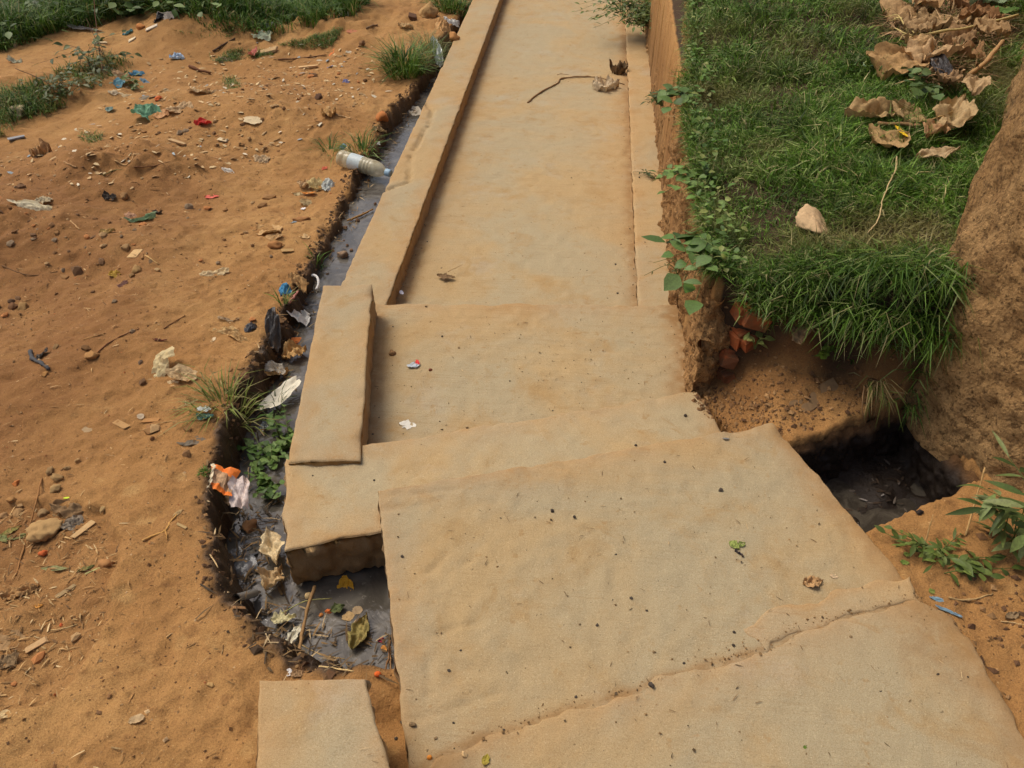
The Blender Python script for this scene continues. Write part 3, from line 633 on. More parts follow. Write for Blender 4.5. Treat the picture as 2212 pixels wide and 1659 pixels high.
meadow("left_grass", "short green grass patch at the left edge beside swept earth", [([(-500, 700), (0, 790), (200, 760), (420, 700), (560, 760), (600, 880), (420, 990), (200, 1050), (60, 1180), (-500, 1300)], 0.75), ([(400, 690), (900, 500), (1150, 560), (1080, 680), (700, 760)], 0.25)],
       7000, 0.03, 0.085, GL, (5, 4, 4, 3, 3, 3), 22, (0.003, 0.006), 0.6, -0.2)
meadow("patchy_grass", "thin scattered grass patches in the upper middle of the dirt", [([(1820, 520), (2000, 430), (2212, 420), (2380, 470), (2212, 500), (1900, 545)], 0.35), ([(2212 + 180, 390), (2212 + 500, 310), (2212 + 760, 250), (2212 + 660, 400), (2212 + 350, 420)], 0.3),
        ([(1900, 660), (2050, 680), (2080, 760), (1960, 780)], 0.06), ([(700, 1160), (880, 1150), (860, 1240), (720, 1240)], 0.05), ([(1500, 260), (1900, 260), (2200, 230), (1950, 330), (1650, 330)], 0.24)], 5000, 0.02, 0.05, GL, (5, 3, 4, 3, 3, 2), 23, (0.002, 0.005), 0.7, -0.1)

def tube(points, rad, sides=6):
    p = np.asarray(points, float); n = len(p); t = np.gradient(p, axis=0); t /= np.linalg.norm(t, axis=1, keepdims=True) + 1e-9
    ref = np.array([0.13, 0.21, 0.97]); a = np.cross(t, ref); a /= np.linalg.norm(a, axis=1, keepdims=True) + 1e-9; b = np.cross(t, a)
    th = np.linspace(0, 2 * np.pi, sides, endpoint=False); rad = np.broadcast_to(rad, (n,))
    V = (p[:, None] + rad[:, None, None] * (a[:, None] * np.cos(th)[None, :, None] + b[:, None] * np.sin(th)[None, :, None])).reshape(-1, 3)
    i, j = np.meshgrid(np.arange(n - 1), np.arange(sides), indexing='ij'); j2 = (j + 1) % sides
    F = np.stack([i * sides + j, i * sides + j2, (i + 1) * sides + j2, (i + 1) * sides + j], -1).reshape(-1, 4)
    caps = np.array([[0] + list(range(sides - 1, 0, -1)), list(range((n - 1) * sides, n * sides))])
    return V, [F, caps]
def smooth_line(pts, k=6):
    p = np.asarray(pts, float)
    if len(p) == 2: t = np.linspace(0, 1, k + 1)[:, None]; return p[0] * (1 - t) + p[1] * t
    out = []
    q = np.concatenate([[2 * p[0] - p[1]], p, [2 * p[-1] - p[-2]]])
    for i in range(1, len(q) - 2):
        for t in np.linspace(0, 1, k, endpoint=False):
            out.append(0.5 * ((2 * q[i]) + (-q[i - 1] + q[i + 1]) * t + (2 * q[i - 1] - 5 * q[i] + 4 * q[i + 1] - q[i + 2]) * t * t + (-q[i - 1] + 3 * q[i] - 3 * q[i + 1] + q[i + 2]) * t ** 3))
    out.append(q[-2]); return np.array(out)
_seed = [100]
def sd_(): _seed[0] += 1; return _seed[0]

def stick(name, label, cat, tile, pts, r, rgb, taper=0.5, lift=None, mat=None, parent=None, lifts=None, group=None):
    """a twig, straw or stalk following measured points over the ground; r in picture units"""
    W = []; s = 0
    for i, (x, y) in enumerate(pts):
        p, s1, _ = frame_at(*tile, x, y); s = max(s, s1); W.append(p + np.array([0, 0, (lifts[i] if lifts else 0.0)]))
    R = max(r * s, 0.0009); W = smooth_line(W, 5); n = len(W); r_ = np.random.default_rng(sd_())
    W[:, 2] += R * 0.9; W[1:-1] += r_.normal(0, min(R * 0.25, 0.0012), (n - 2, 3))
    V, F = tube(W, np.linspace(R, R * taper, n) * (1 + 0.15 * r_.normal(size=n)), 7)
    o = mesh_obj(name, V, F, mat or litter(rgb, 0.9, 0.4), parent=parent)
    if parent is None: tag(o, label, cat, group)
    return o
def sheet(name, label, cat, tile, x, y, w_, h_, rgb, crumple=0.5, rot=0.0, rough=0.7, dirty=0.35, transl=0.15, spec=0.3, metal=0.0, puff=0.0, n_out=9, irr=0.28, lift=0.0, curl=0.3, alpha=1.0, parent=None, mat=None, tilt=0.0):
    """a torn, crumpled piece of paper, plastic or leaf; w_, h_ in picture units"""
    p, sx, sy = frame_at(*tile, x, y); sd0 = sd_(); r_ = np.random.default_rng(sd0)
    a = w_ * sx / 2 * 1.18; b = h_ * (sx + sy) / 4 * 1.18
    R, T = 9, 34; rr = np.linspace(0, 1, R); th = np.linspace(0, 2 * np.pi, T, endpoint=False)
    ang0 = np.sort(r_.uniform(0, 2 * np.pi, n_out)); rad0 = r_.uniform(1 - irr, 1 + irr, n_out)
    rad = np.interp(th, np.concatenate([ang0 - 2 * np.pi, ang0, ang0 + 2 * np.pi]), np.tile(rad0, 3)) * (1 + 0.05 * r_.normal(size=T))
    X = (rr[:, None] * rad * np.cos(th)); Y = (rr[:, None] * rad * np.sin(th))
    Z = np.zeros_like(X); size = math.sqrt(a * b)
    for _ in range(8):                                       # sharp folds
        q = r_.uniform(0, np.pi); d = X * math.cos(q) + Y * math.sin(q) - r_.uniform(-.7, .7)
        Z += -np.abs(d) * r_.uniform(-1, 1) * 0.42
    Z += 0.35 * fbm(X + sd0, Y, 0, 2.6, 3, 0.6) + puff * (1 - np.clip(X ** 2 + Y ** 2, 0, 1.3)) * 1.5
    Z = Z * crumple + curl * crumple * (rr[:, None] ** 3) * (0.5 + vn(th * 1.3 + sd0, th * 0)[None])
    shrink = 1 - 0.10 * crumple * np.abs(fbm(X, Y, sd0, 3, 2)); X, Y = X * shrink, Y * shrink
    lx, ly, lz = X * a, Y * b, Z * size * 0.8
    if tilt: ly, lz = ly * math.cos(tilt) - lz * math.sin(tilt), ly * math.sin(tilt) + lz * math.cos(tilt)
    cr, sr = math.cos(rot), math.sin(rot); lx, ly = lx * cr - ly * sr, lx * sr + ly * cr
    gx_, gy_ = slope(p)
    wx_ = p[0] + lx * RT[0] + ly * FWH[0]; wy_ = p[1] + lx * RT[1] + ly * FWH[1]
    wz_ = lz - np.percentile(lz, 18) + p[2] + gx_ * (wx_ - p[0]) + gy_ * (wy_ - p[1]) + 0.001 + lift
    V = np.stack([wx_, wy_, wz_], -1); c0 = V[0].mean(0)
    V = np.concatenate([V[1:].reshape(-1, 3), c0[None]]); F = []
    i, j = np.meshgrid(np.arange(R - 2), np.arange(T), indexing='ij'); j2 = (j + 1) % T
    F4 = np.stack([i * T + j, (i + 1) * T + j, (i + 1) * T + j2, i * T + j2], -1).reshape(-1, 4)
    jj = np.arange(T); F3 = np.stack([jj, (jj + 1) % T, np.full(T, len(V) - 1)], 1)
    o = mesh_obj(name, V, [F4, F3], mat or litter(rgb, rough, dirty, transl, metal, spec, alpha), parent=parent, smooth=crumple < 0.35)
    if parent is None: tag(o, label, cat)
    return o
def stone(name, label, cat, tile, x, y, w_, h_, rgb, group=None, sink=0.3, flat=0.6, rough=0.25, sub=2, rot=None, mat=None, lift=0.0, cuts=5):
    p, sx, sy = frame_at(*tile, x, y); s0 = sd_(); sub = max(sub, 4 if w_ >= 150 else 3 if w_ >= 60 else sub); v, f = rock_mesh(s0, sub, rough, cuts); r_ = np.random.default_rng(s0)
    a = w_ * sx / 2; b = h_ * (sx + sy) / 4; c = min(a, b) * (flat + 0.25)
    v = v * np.array([a, b, c]); q = r_.uniform(-.3, .3) if rot is None else rot
    X = v[:, 0] * math.cos(q) - v[:, 1] * math.sin(q); Y = v[:, 0] * math.sin(q) + v[:, 1] * math.cos(q)
    V = np.stack([p[0] + X * RT[0] + Y * FWH[0], p[1] + X * RT[1] + Y * FWH[1], p[2] + v[:, 2] + c * (1 - 2 * sink) * 0.8 + lift], 1)
    o = mesh_obj(name, V, f, mat or litter(rgb, 0.92, 0.4), smooth=sub > 2); tag(o, label, cat, group); return o
def chip(name, label, cat, tile, x, y, w_, h_, rgb, rot=0.0, th=0.2, tilt=0.06, lift=0.0, group=None):
    """a flat splinter of wood, card or tile"""
    p, sx, sy = frame_at(*tile, x, y); s0 = sd_(); r_ = np.random.default_rng(s0)
    a = w_ * sx; b = h_ * (sx + sy) / 2; t = max(0.002, b * th)
    v, f = box_rough(0, 0, 0, a, b, t, 0, s0, tilt * r_.uniform(-1, 1), 0.10)
    v[:, 1] += 0.18 * b * np.sin(v[:, 0] / a * 5 + s0) * 0.4; v[:, 1] *= 1 - 0.5 * np.clip(v[:, 0] / a * r_.uniform(-1, 1.2), -0.2, 0.8)
    X = v[:, 0] * math.cos(rot) - v[:, 1] * math.sin(rot); Y = v[:, 0] * math.sin(rot) + v[:, 1] * math.cos(rot)
    gx_, gy_ = slope(p); wx_ = p[0] + X * RT[0] + Y * FWH[0]; wy_ = p[1] + X * RT[1] + Y * FWH[1]
    V = np.stack([wx_, wy_, p[2] + v[:, 2] + t * 0.5 + gx_ * (wx_ - p[0]) + gy_ * (wy_ - p[1]) + 0.001 + lift], 1)
    o = mesh_obj(name, V, f, litter(rgb, 0.85, 0.4), smooth=False); tag(o, label, cat, group); return o
def leaf_geo(base, tipdir, L, W, up=(0, 0, 1), fold=0.25, bend=0.4, n=7, lobes=0.0, seed=0, shape=0.85):
    """one leaf: a folded, bending blade with midrib"""
    d = np.asarray(tipdir, float); d /= np.linalg.norm(d); up = np.asarray(up, float); sd1 = np.cross(d, up); sd1 /= np.linalg.norm(sd1) + 1e-9; nu = np.cross(sd1, d)
    t = np.linspace(0, 1, n); wv = np.sin(np.pi * np.clip(t, 0.02, 0.99) ** shape) * W / 2
    if lobes: wv = wv * (1 + lobes * np.cos(t * 22 + seed))
    mid = np.asarray(base)[None] + L * (t[:, None] * d[None] * (1 - 0.15 * bend * t[:, None]) - (bend * 0.5 * t[:, None] ** 2) * nu[None])
    l_ = mid + sd1 * wv[:, None] + nu * (fold * wv)[:, None]; r2 = mid - sd1 * wv[:, None] + nu * (fold * wv)[:, None]
    V = np.stack([l_, mid, r2], 1).reshape(-1, 3)
    return V, grid_faces(n, 3)
def dry_leaf(name, label, cat, tile, x, y, L_, W_, rgb, rot=0.0, curl=0.6, lift=0.0, parent=None, lobes=0.1):
    """a dead leaf, cupped and wavy; rot turns its tip in the picture plane of the ground"""
    p, sx, sy = frame_at(*tile, x, y); s0 = sd_(); r_ = np.random.default_rng(s0)
    L = L_ * sx; W = W_ * (sx + sy) / 2; n, m = 27, 15
    t, s = np.meshgrid(np.linspace(0, 1, n), np.linspace(-1, 1, m), indexing='ij')
    wv = np.sin(np.pi * np.clip(t, 0.015, 0.985) ** 0.8) * W / 2 * (1 + (lobes + 0.08) * fbm(t * 6 + s0, s * 0 + np.sign(s) * 3, 0, 1.3, 3))
    X = (t - 0.5) * L; Y = s * wv; Z = curl * (0.30 * np.abs(s) ** 1.5 * wv + 0.10 * L * (t - 0.5) ** 2 * 4 * r_.uniform(-.3, 1)) + 0.20 * W * curl * fbm(t * 3 + s0, s * 1.2, 0, 1.6, 5, 0.62) + 0.035 * W * np.abs(np.sin((t * 7 - np.abs(s) * 1.2) * np.pi)) * np.minimum(curl, 1) - 0.05 * W * np.exp(-(s / 0.12) ** 2)
    Xr = X * math.cos(rot) - Y * math.sin(rot); Yr = X * math.sin(rot) + Y * math.cos(rot)
    gx_, gy_ = slope(p); wx_ = p[0] + Xr * RT[0] + Yr * FWH[0]; wy_ = p[1] + Xr * RT[1] + Yr * FWH[1]
    V = np.stack([wx_, wy_, p[2] + Z - np.percentile(Z, 12) + gx_ * (wx_ - p[0]) + gy_ * (wy_ - p[1]) + 0.0015 + lift], -1).reshape(-1, 3)
    o = mesh_obj(name, V, grid_faces(n, m), litter(rgb, 0.85, 0.75, 0.12), parent=parent)
    if parent is None: tag(o, label, cat)
    return o
def tuft(name, label, tile, x, y, rad, n, hgt, pal=GL, wts=(4, 3, 5, 3, 1, 2), wid=(0.003, 0.006), lean=0.6, seedheads=False, zlift=0.0, cat="grass tuft", az0=None, azs=9.0, droop=0.7):
    p, sx, sy = frame_at(*tile, x, y); r_ = np.random.default_rng(sd_()); R = rad * sx
    a = r_.uniform(0, 6.283, n); q = np.sqrt(r_.random(n)) * R
    b = np.stack([p[0] + q * np.cos(a), p[1] + q * np.sin(a), np.full(n, p[2])], 1)
    b[:, 2] = np.maximum(top_z(b[:, 0], b[:, 1]), p[2] - 0.06) - 0.004 + zlift
    az = a + r_.normal(0, 0.5, n) if az0 is None else az0 + r_.normal(0, azs, n)
    V, F, C = blades(b, az, hgt * r_.uniform(0.45, 1.1, n), np.abs(r_.normal(lean, 0.25, n)) * (0.3 + 0.7 * np.clip(q / R, 0, 1)) + 0.1, r_.uniform(*wid, n), green_mix(n, r_, pal, wts), droop, 0.3, sd_())
    o = mesh_obj(name, V, F, M_GRASS, col=C, smooth=False, origin=p); tag(o, label, cat); return o
def weed(name, label, p, stems, leaf_L, leaf_W, pal, per=8, hgt=0.12, spread=0.1, cat="weed", singly=False, lobes=0.0, seed=None, leafup=0.35, droop=0.5, stemr=0.0016, dirs=None, stemrgb=(96, 110, 48)):
    """stems with leaves set along them"""
    r_ = np.random.default_rng(seed or sd_()); p = np.asarray(p, float)
    root = empty(name, p); tag(root, label, cat); LV, LF, LC, o = [], [], [], 0; SV, SF, SC, so_ = [], [], [], 0
    for k in range(stems):
        a = r_.uniform(0, 6.283) if dirs is None else dirs[k % len(dirs)] + r_.normal(0, 0.25); h = hgt * r_.uniform(0.55, 1.1); e = spread * r_.uniform(0.5, 1.2)
        b0 = p + np.array([r_.normal(0, spread * 0.15), r_.normal(0, spread * 0.15), 0])
        ctrl = [b0, b0 + np.array([math.cos(a) * e * 0.35, math.sin(a) * e * 0.35, h * 0.6]), b0 + np.array([math.cos(a) * e, math.sin(a) * e, h * (1 - droop * 0.6)])]
        line = smooth_line(ctrl, 6); v, f = tube(line, np.linspace(stemr, stemr * 0.5, len(line)), 5)
        SV.append(v); SF.append(f[0] + so_); so_ += len(v)
        for i in range(per):
            t = (i + 1) / per; q = line[min(len(line) - 1, int(t * (len(line) - 1)))]; az = a + (1 if i % 2 else -1) * r_.uniform(0.5, 1.5) if i < per - 1 else a
            d = np.array([math.cos(az), math.sin(az), leafup * r_.uniform(-1.0, 1.6)])
            c = np.array(lin(*pal[r_.integers(len(pal))])) * r_.uniform(0.75, 1.2)
            v, f = leaf_geo(q, d, leaf_L * r_.uniform(0.45, 1.15), leaf_W * r_.uniform(0.5, 1.15), up=(r_.normal(0, .35), r_.normal(0, .35), 1), fold=r_.uniform(0.05, 0.35), bend=r_.uniform(0.1, 0.8), lobes=lobes, seed=i)
            if singly: mesh_obj("leaf", v, f, M_LEAF, parent=root, col=np.repeat(c[None], len(v), 0))
            else: LV.append(v); LF.append(f + o); LC.append(np.repeat(c[None], len(v), 0)); o += len(v)
    if LV: mesh_obj("foliage", np.concatenate(LV), np.concatenate(LF), M_LEAF, parent=root, col=np.concatenate(LC))
    V = np.concatenate(SV); mesh_obj("stem", V, np.concatenate(SF), M_LEAF, parent=root, col=np.repeat(np.array([lin(*stemrgb)]), len(V), 0))
    return root

# ------------------------------------------------------------------ plants
T = lambda c, r: (c, r)
tuft("grass_tuft", "large lush grass tuft overhanging the far drain beside the kerb", (1, 0), 1290, 640, 150, 420, 0.30, wid=(0.004, 0.008))
tuft("grass_tuft", "feathery pale grass clump between the lush tuft and the far kerb", (1, 0), 1500, 470, 120, 260, 0.24, pal=[(118, 130, 74), (92, 112, 52), (140, 138, 88)], wts=(3, 3, 2), wid=(0.002, 0.004))
tuft("grass_tuft", "loose grass tuft growing behind the plastic bottle", (1, 0), 920, 1330, 90, 90, 0.20, wid=(0.003, 0.006), lean=0.8)
tuft("grass_tuft", "sparse grass sprays left of the plastic bottle base", (1, 0), 640, 1330, 70, 40, 0.16, wid=(0.003, 0.005), lean=0.9)
tuft("grass_tuft", "weedy clump at the top edge between drain and kerb", (1, 0), 1700, 90, 170, 420, 0.20, wid=(0.004, 0.009))
tuft("grass_sprig", "single small grass sprig on the drain bank above the blue plastic", (1, 1), 510, 580, 40, 14, 0.10, cat="grass sprig")
tuft("grass_sprig", "small upright grass sprig in front of the blue plastic scrap", (1, 1), 240, 980, 25, 16, 0.11, cat="grass sprig", lean=0.4)
tuft("grass_tuft", "straggling grass sprawling over the bank above the dark pool", (0, 2), 1930, 190, 180, 120, 0.17, pal=[(128, 134, 60), (104, 118, 46), (150, 140, 84)], wts=(3, 3, 2), wid=(0.0025, 0.0045), lean=0.95)
tuft("grass_sprig", "thin dark grass sprays rising from the drain beside the leafy weed", (1, 2), 190, 240, 50, 30, 0.16, cat="grass sprig", pal=[(74, 92, 44), (96, 110, 58)], wts=(1, 1), wid=(0.0015, 0.003), lean=0.5)
tuft("grass_sprig", "two thin grass blades beside the white plastic bag", (0, 1), 1780, 1640, 12, 4, 0.16, cat="grass sprig", lean=0.5, wid=(0.003, 0.004))
tuft("grass_sprig", "tiny green moss sprig beside the orange carton", (0, 2), 1775, 770, 40, 60, 0.025, cat="grass sprig", wid=(0.003, 0.005))
tuft("grass_tuft", "hanging dry roots and grass over the dark pit mouth", (3, 2), 850, 120, 70, 60, 0.16, pal=[(150, 128, 84), (118, 104, 60), (104, 116, 52)], wts=(3, 2, 2), wid=(0.002, 0.0035), az0=-math.pi / 2, azs=0.5, lean=1.3, droop=1.2, zlift=0.05)
tuft("grass_tuft", "green grass wisps at the foot of the mud wall above the pit corner", (3, 2), 1190, 130, 70, 70, 0.13, wid=(0.002, 0.004), az0=-math.pi / 2, azs=0.7, lean=1.1, droop=1.0, zlift=0.05)

BR = [(92, 124, 52), (112, 142, 66), (76, 108, 44), (124, 150, 78)]
weed("leafy_weed", "bright round leaved weed hanging over the drain beside the step", hit(*D(1, 2, 240, 500)), 12, 0.034, 0.030, BR, per=9, hgt=0.08, spread=0.11, lobes=0.12)
weed("leafy_weed", "small round leaved weed below the step corner over the drain", hit(*D(1, 2, 130, 960)) + np.array([0, 0, 0.01]), 7, 0.028, 0.026, BR, per=8, hgt=0.05, spread=0.07, lobes=0.12)
weed("leafy_weed", "leafy weed in the drain, foliage of the step weed's upper end", hit(*D(1, 2, 60, 680)), 6, 0.030, 0.026, BR, per=8, hgt=0.06, spread=0.07, lobes=0.12)["label"] = "middle round leaved weed of three beside the step corner"
# broadleaf plant hanging from the wall end
DK = [(92, 124, 54), (106, 136, 68), (78, 108, 44), (120, 146, 84)]
pl = weed("broadleaf_plant", "broad leaved plant hanging over the earth wall corner above the bricks", (0.42, 2.17, 0.275), 6, 0.075, 0.05, DK, per=6, hgt=0.07, spread=0.19, singly=True, dirs=[math.pi, -2.3, -1.9, 2.6, -1.5], droop=2.2, lobes=0.06, leafup=0.25)
weed("broadleaf_plant", "light green clover like plant trailing over the middle of the earth wall", (0.40, 2.62, 0.285), 7, 0.040, 0.034, [(104, 136, 56), (86, 118, 44), (120, 148, 72)], per=8, hgt=0.05, spread=0.13, dirs=[math.pi, 2.6, -2.6, 2.0, -2.0], droop=1.8, lobes=0.1)
weed("broadleaf_plant", "small leafy sprout on the wall edge farther along the path", (0.41, 3.35, 0.29), 5, 0.06, 0.045, DK, per=6, hgt=0.07, spread=0.12, dirs=[math.pi, 2.5, -2.5], droop=1.4)
weed("wall_fern", "bushy fine weed at the far end of the earth wall by the path", hit(*D(2, 0, 1060, 330)) + np.array([0.03, 0, 0.10]), 60, 0.05, 0.018, [(98, 120, 52), (78, 102, 38), (122, 136, 74)], per=16, hgt=0.26, spread=0.36, dirs=[math.pi, 2.4, -2.4, 1.6, 1.2, 0.8, -1.6], droop=1.1)
weed("wall_weed", "dark weed growing in a hollow of the earth wall", (0.405, 4.35, -0.12), 8, 0.035, 0.016, [(84, 96, 46), (66, 80, 34)], per=10, hgt=0.10, spread=0.10, dirs=[math.pi, 2.6, -2.6], droop=1.0)
weed("wall_sprig", "tiny sprig at the wall foot on the concrete strip", hit(*D(2, 0, 1215, 1530)), 5, 0.02, 0.009, [(84, 98, 48), (70, 84, 38)], per=8, hgt=0.03, spread=0.07, dirs=[math.pi, 2.8, -2.8])
weed("creeping_weed", "wiry creeping weed on the landing end of the earth wall", (0.385, 2.55, -0.05), 9, 0.022, 0.005, [(104, 104, 52), (84, 92, 42)], per=7, hgt=0.10, spread=0.12, dirs=[math.pi, -2.2, 2.2, -1.6], droop=1.6)
# plant at the right edge
rp = hit(*D(3, 2, 2140, 1420)); pal = [(112, 128, 66), (92, 112, 54), (134, 142, 86), (78, 98, 46)]
weed("narrow_leaf_plant", "tall narrow leaved plant growing at the right picture edge", rp, 9, 0.085, 0.020, pal, per=9, hgt=0.24, spread=0.12, singly=True, dirs=[2.6, 1.6, -2.4, 0.6, 3.1, -1.2], leafup=0.4, seed=77)
weed("small_weed", "low ferny weed between the pit and the right edge plant", hit(*D(3, 2, 1440, 1470)), 8, 0.035, 0.012, [(112, 128, 58), (92, 110, 46)], per=8, hgt=0.05, spread=0.09, dirs=[math.pi, 2.6, -2.6, 0.5])
weed("small_weed", "low spreading weed in front of the right edge plant", hit(*D(3, 2, 1560, 1580)), 6, 0.045, 0.018, [(112, 128, 58), (92, 110, 46)], per=6, hgt=0.04, spread=0.10, dirs=[0.2, -0.3, 2.8, 0.5])
weed("seedling", "pale heart leaved seedling in the dark recess under the grass", hit(*D(2, 1, 2160, 1310)) + np.array([-.02, -.03, 0.0]), 3, 0.034, 0.030, [(150, 150, 84), (128, 138, 70)], per=3, hgt=0.05, spread=0.04, singly=False)
weed("seedling", "small yellow green seedling beside brown hanging leaves under the grass", hit(*D(3, 1, 430, 1370)) + np.array([0, -.03, 0.0]), 4, 0.028, 0.022, [(104, 126, 38), (84, 108, 30)], per=4, hgt=0.05, spread=0.03)
weed("bushy_weed", "dark bushy weed with dead upright stems left of the blue plastic", hit(*D(0, 0, 860, 620)), 16, 0.06, 0.03, [(84, 98, 44), (66, 82, 32), (104, 112, 60)], per=9, hgt=0.26, spread=0.30, stemrgb=(84, 62, 40), droop=0.7)
weed("bushy_weed", "low grey green weed patch between the left grass and the swept earth", hit(*D(0, 0, 560, 800)), 18, 0.05, 0.022, [(104, 112, 66), (84, 98, 48), (120, 120, 76)], per=8, hgt=0.12, spread=0.26)
weed("leafy_weed", "small leafy weed in front of the blue plastic bag", hit(*D(0, 0, 1150, 770)), 6, 0.045, 0.028, [(92, 112, 46), (112, 126, 60)], per=6, hgt=0.10, spread=0.08)
weed("leafy_bush", "broad leaved bush beside the rubbish at the far grass edge", hit(*D(0, 0, 1170, 130)), 10, 0.10, 0.065, [(84, 112, 44), (68, 96, 32), (104, 128, 62)], per=7, hgt=0.24, spread=0.28)
weed("leafy_bush", "broad leaved weeds in the grass right of the far rubbish", hit(*D(0, 0, 1600, 80)), 12, 0.085, 0.06, [(80, 108, 40), (78, 106, 42), (116, 138, 72)], per=7, hgt=0.22, spread=0.5)
weed("leafy_bush", "leafy weeds in the grass at the top left corner", hit(*D(0, 0, 260, 190)), 14, 0.07, 0.05, [(68, 96, 30), (60, 86, 28), (92, 116, 50)], per=7, hgt=0.20, spread=0.55)
weed("leafy_bush", "leafy weeds in the grass at the top centre beside the dirt", hit(*D(1, 0, 520, 80)), 14, 0.08, 0.06, [(96, 124, 54), (78, 106, 42), (120, 140, 74)], per=7, hgt=0.16, spread=0.5)
weed("heap_weed", "lobed green weed growing through the dried leaf heap", hit(*D(3, 0, 1340, 900)) + np.array([0, 0, 0.03]), 7, 0.055, 0.045, [(84, 108, 52), (66, 92, 38), (100, 122, 64)], per=5, hgt=0.10, spread=0.12, lobes=0.2)
stick("dead_weed", "dead bare upright stem standing in the dark bushy weed", "stem", (0, 0), [(890, 640), (905, 500), (935, 290)], 5, (96, 66, 44), lifts=[0, 0.16, 0.36])
stick("dead_weed", "short dead stem leaning left in the dark bushy weed", "stem", (0, 0), [(910, 540), (870, 480), (830, 415)], 4, (84, 58, 40), lifts=[0.05, 0.12, 0.2])
stick("dead_weed", "long dead stem slanting over the low grey green weeds", "stem", (0, 0), [(180, 705), (400, 780), (520, 840)], 4, (92, 62, 40), lifts=[0.08, 0.06, 0.03])

# clover and small broad leaves mixed into the turf along the wall edge
r_ = np.random.default_rng(88); LV, LF, LC, o_ = [], [], [], 0
for i_ in range(420):
    y_ = 2.05 + 3.2 * r_.random() ** 1.4; x_ = wall_top_x(y_) + abs(r_.normal(0, 0.06)); a_ = r_.uniform(0, 6.28)
    v, f = leaf_geo((x_, y_, 0.29 + 0.03 * max(0, y_ - 3) + r_.uniform(0, 0.05)), (math.cos(a_), math.sin(a_), r_.uniform(-.3, .6)), r_.uniform(0.015, 0.035), r_.uniform(0.010, 0.024), n=4, up=(r_.normal(0, .3), r_.normal(0, .3), 1))
    LV.append(v); LF.append(f + o_); o_ += len(v); LC.append(np.repeat((np.array(lin(*[(104, 138, 54), (84, 118, 42), (124, 150, 72), (140, 148, 76)][i_ % 4])) * r_.uniform(0.7, 1.2))[None], len(v), 0))
tag(mesh_obj("turf_clover", np.concatenate(LV), np.concatenate(LF), M_LEAF, col=np.concatenate(LC)), "small clover leaves mixed into the turf along the wall edge", "clover", kind="stuff")

# ------------------------------------------------------------------ the bottle
p0 = hit(*D(1, 0, 745, 1440)); p1 = hit(*D(1, 0, 1165, 1525))
p0 = p0 + np.array([0, 0, 0.05]); p1 = P(*D(1, 0, 1165, 1500), p0[2] - 0.025)
bot = empty("plastic_bottle", p0); tag(bot, "dusty clear plastic water bottle with blue and white label lying over the drain", "bottle")
axis_ = p1 - p0; BL = np.linalg.norm(axis_); axis_ /= BL; R0 = 70 * pxm(p0) * 0.25
e1 = np.cross(axis_, [0, 0, 1]); e1 /= np.linalg.norm(e1); e2 = np.cross(e1, axis_)
def lathe(prof, n=28):
    th = np.linspace(0, 2 * np.pi, n, endpoint=False); V = []
    for t, r in prof: V.append(p0 + axis_ * (t * BL) + r * R0 * (np.cos(th)[:, None] * e1 + np.sin(th)[:, None] * e2))
    V = np.concatenate(V); m = len(prof); i, j = np.meshgrid(np.arange(m - 1), np.arange(n), indexing='ij'); j2 = (j + 1) % n
    return V, np.stack([i * n + j, i * n + j2, (i + 1) * n + j2, (i + 1) * n + j], -1).reshape(-1, 4)
kp = NT("dusty_clear_plastic"); cpl = kp.mix(kp.ramp(kp.noise(30, 5, 0.6), 0.35, 0.7), lin(206, 196, 162), lin(176, 160, 120))
M_PET = kp.done(cpl, 0.25); kp.b.inputs["Alpha"].default_value = 0.62; kp.b.inputs["Specular IOR Level"].default_value = 0.5
prof = [(-0.02, 0.01), (-0.02, 0.55), (-0.035, 0.72), (-0.015, 0.93), (0.02, 1.0), (0.10, 1.0), (0.115, 0.95), (0.13, 1.0), (0.20, 1.0), (0.21, 0.985), (0.44, 0.985), (0.45, 1.0)]
for q_ in (0.50, 0.56, 0.62): prof += [(q_ - 0.012, 1.0), (q_, 0.95), (q_ + 0.012, 1.0)]
prof += [(0.66, 0.99), (0.72, 0.95), (0.78, 0.85), (0.83, 0.68), (0.87, 0.48), (0.89, 0.36), (0.93, 0.34)]
V, F = lathe(prof); body = mesh_obj("body", V, F, M_PET, parent=bot)
kl = NT("bottle_label"); tc = kl.n("ShaderNodeTexCoord").outputs["Generated"]
cl = kl.mix(kl.ramp(kl.noise(60, 3, 0.5), 0.5, 0.62, 0, 0.8), lin(170, 190, 196), lin(92, 140, 160))
V, F = lathe([(0.205, 1.005), (0.33, 1.012), (0.445, 1.005)]); lab = mesh_obj("label", V, F, litter((186, 196, 192), 0.4, 0.3), parent=bot)
V, F = lathe([(0.205, 1.018), (0.232, 1.022)]); mesh_obj("green_band", V, F, litter((62, 150, 84), 0.4, 0.2), parent=lab)
V, F = lathe([(0.235, 1.018), (0.325, 1.022)]); mesh_obj("blue_print", V, F, litter((128, 176, 192), 0.4, 0.4), parent=lab)
V, F = lathe([(0.90, 0.40), (0.91, 0.44), (0.985, 0.44), (1.0, 0.40), (1.0, 0.01)]); mesh_obj("cap", V, F, litter((150, 176, 190), 0.4, 0.3), parent=bot)
V, F = lathe([(0.925, 0.36), (0.93, 0.42), (0.94, 0.36)]); mesh_obj("neck_ring", V, F, M_PET, parent=bot)
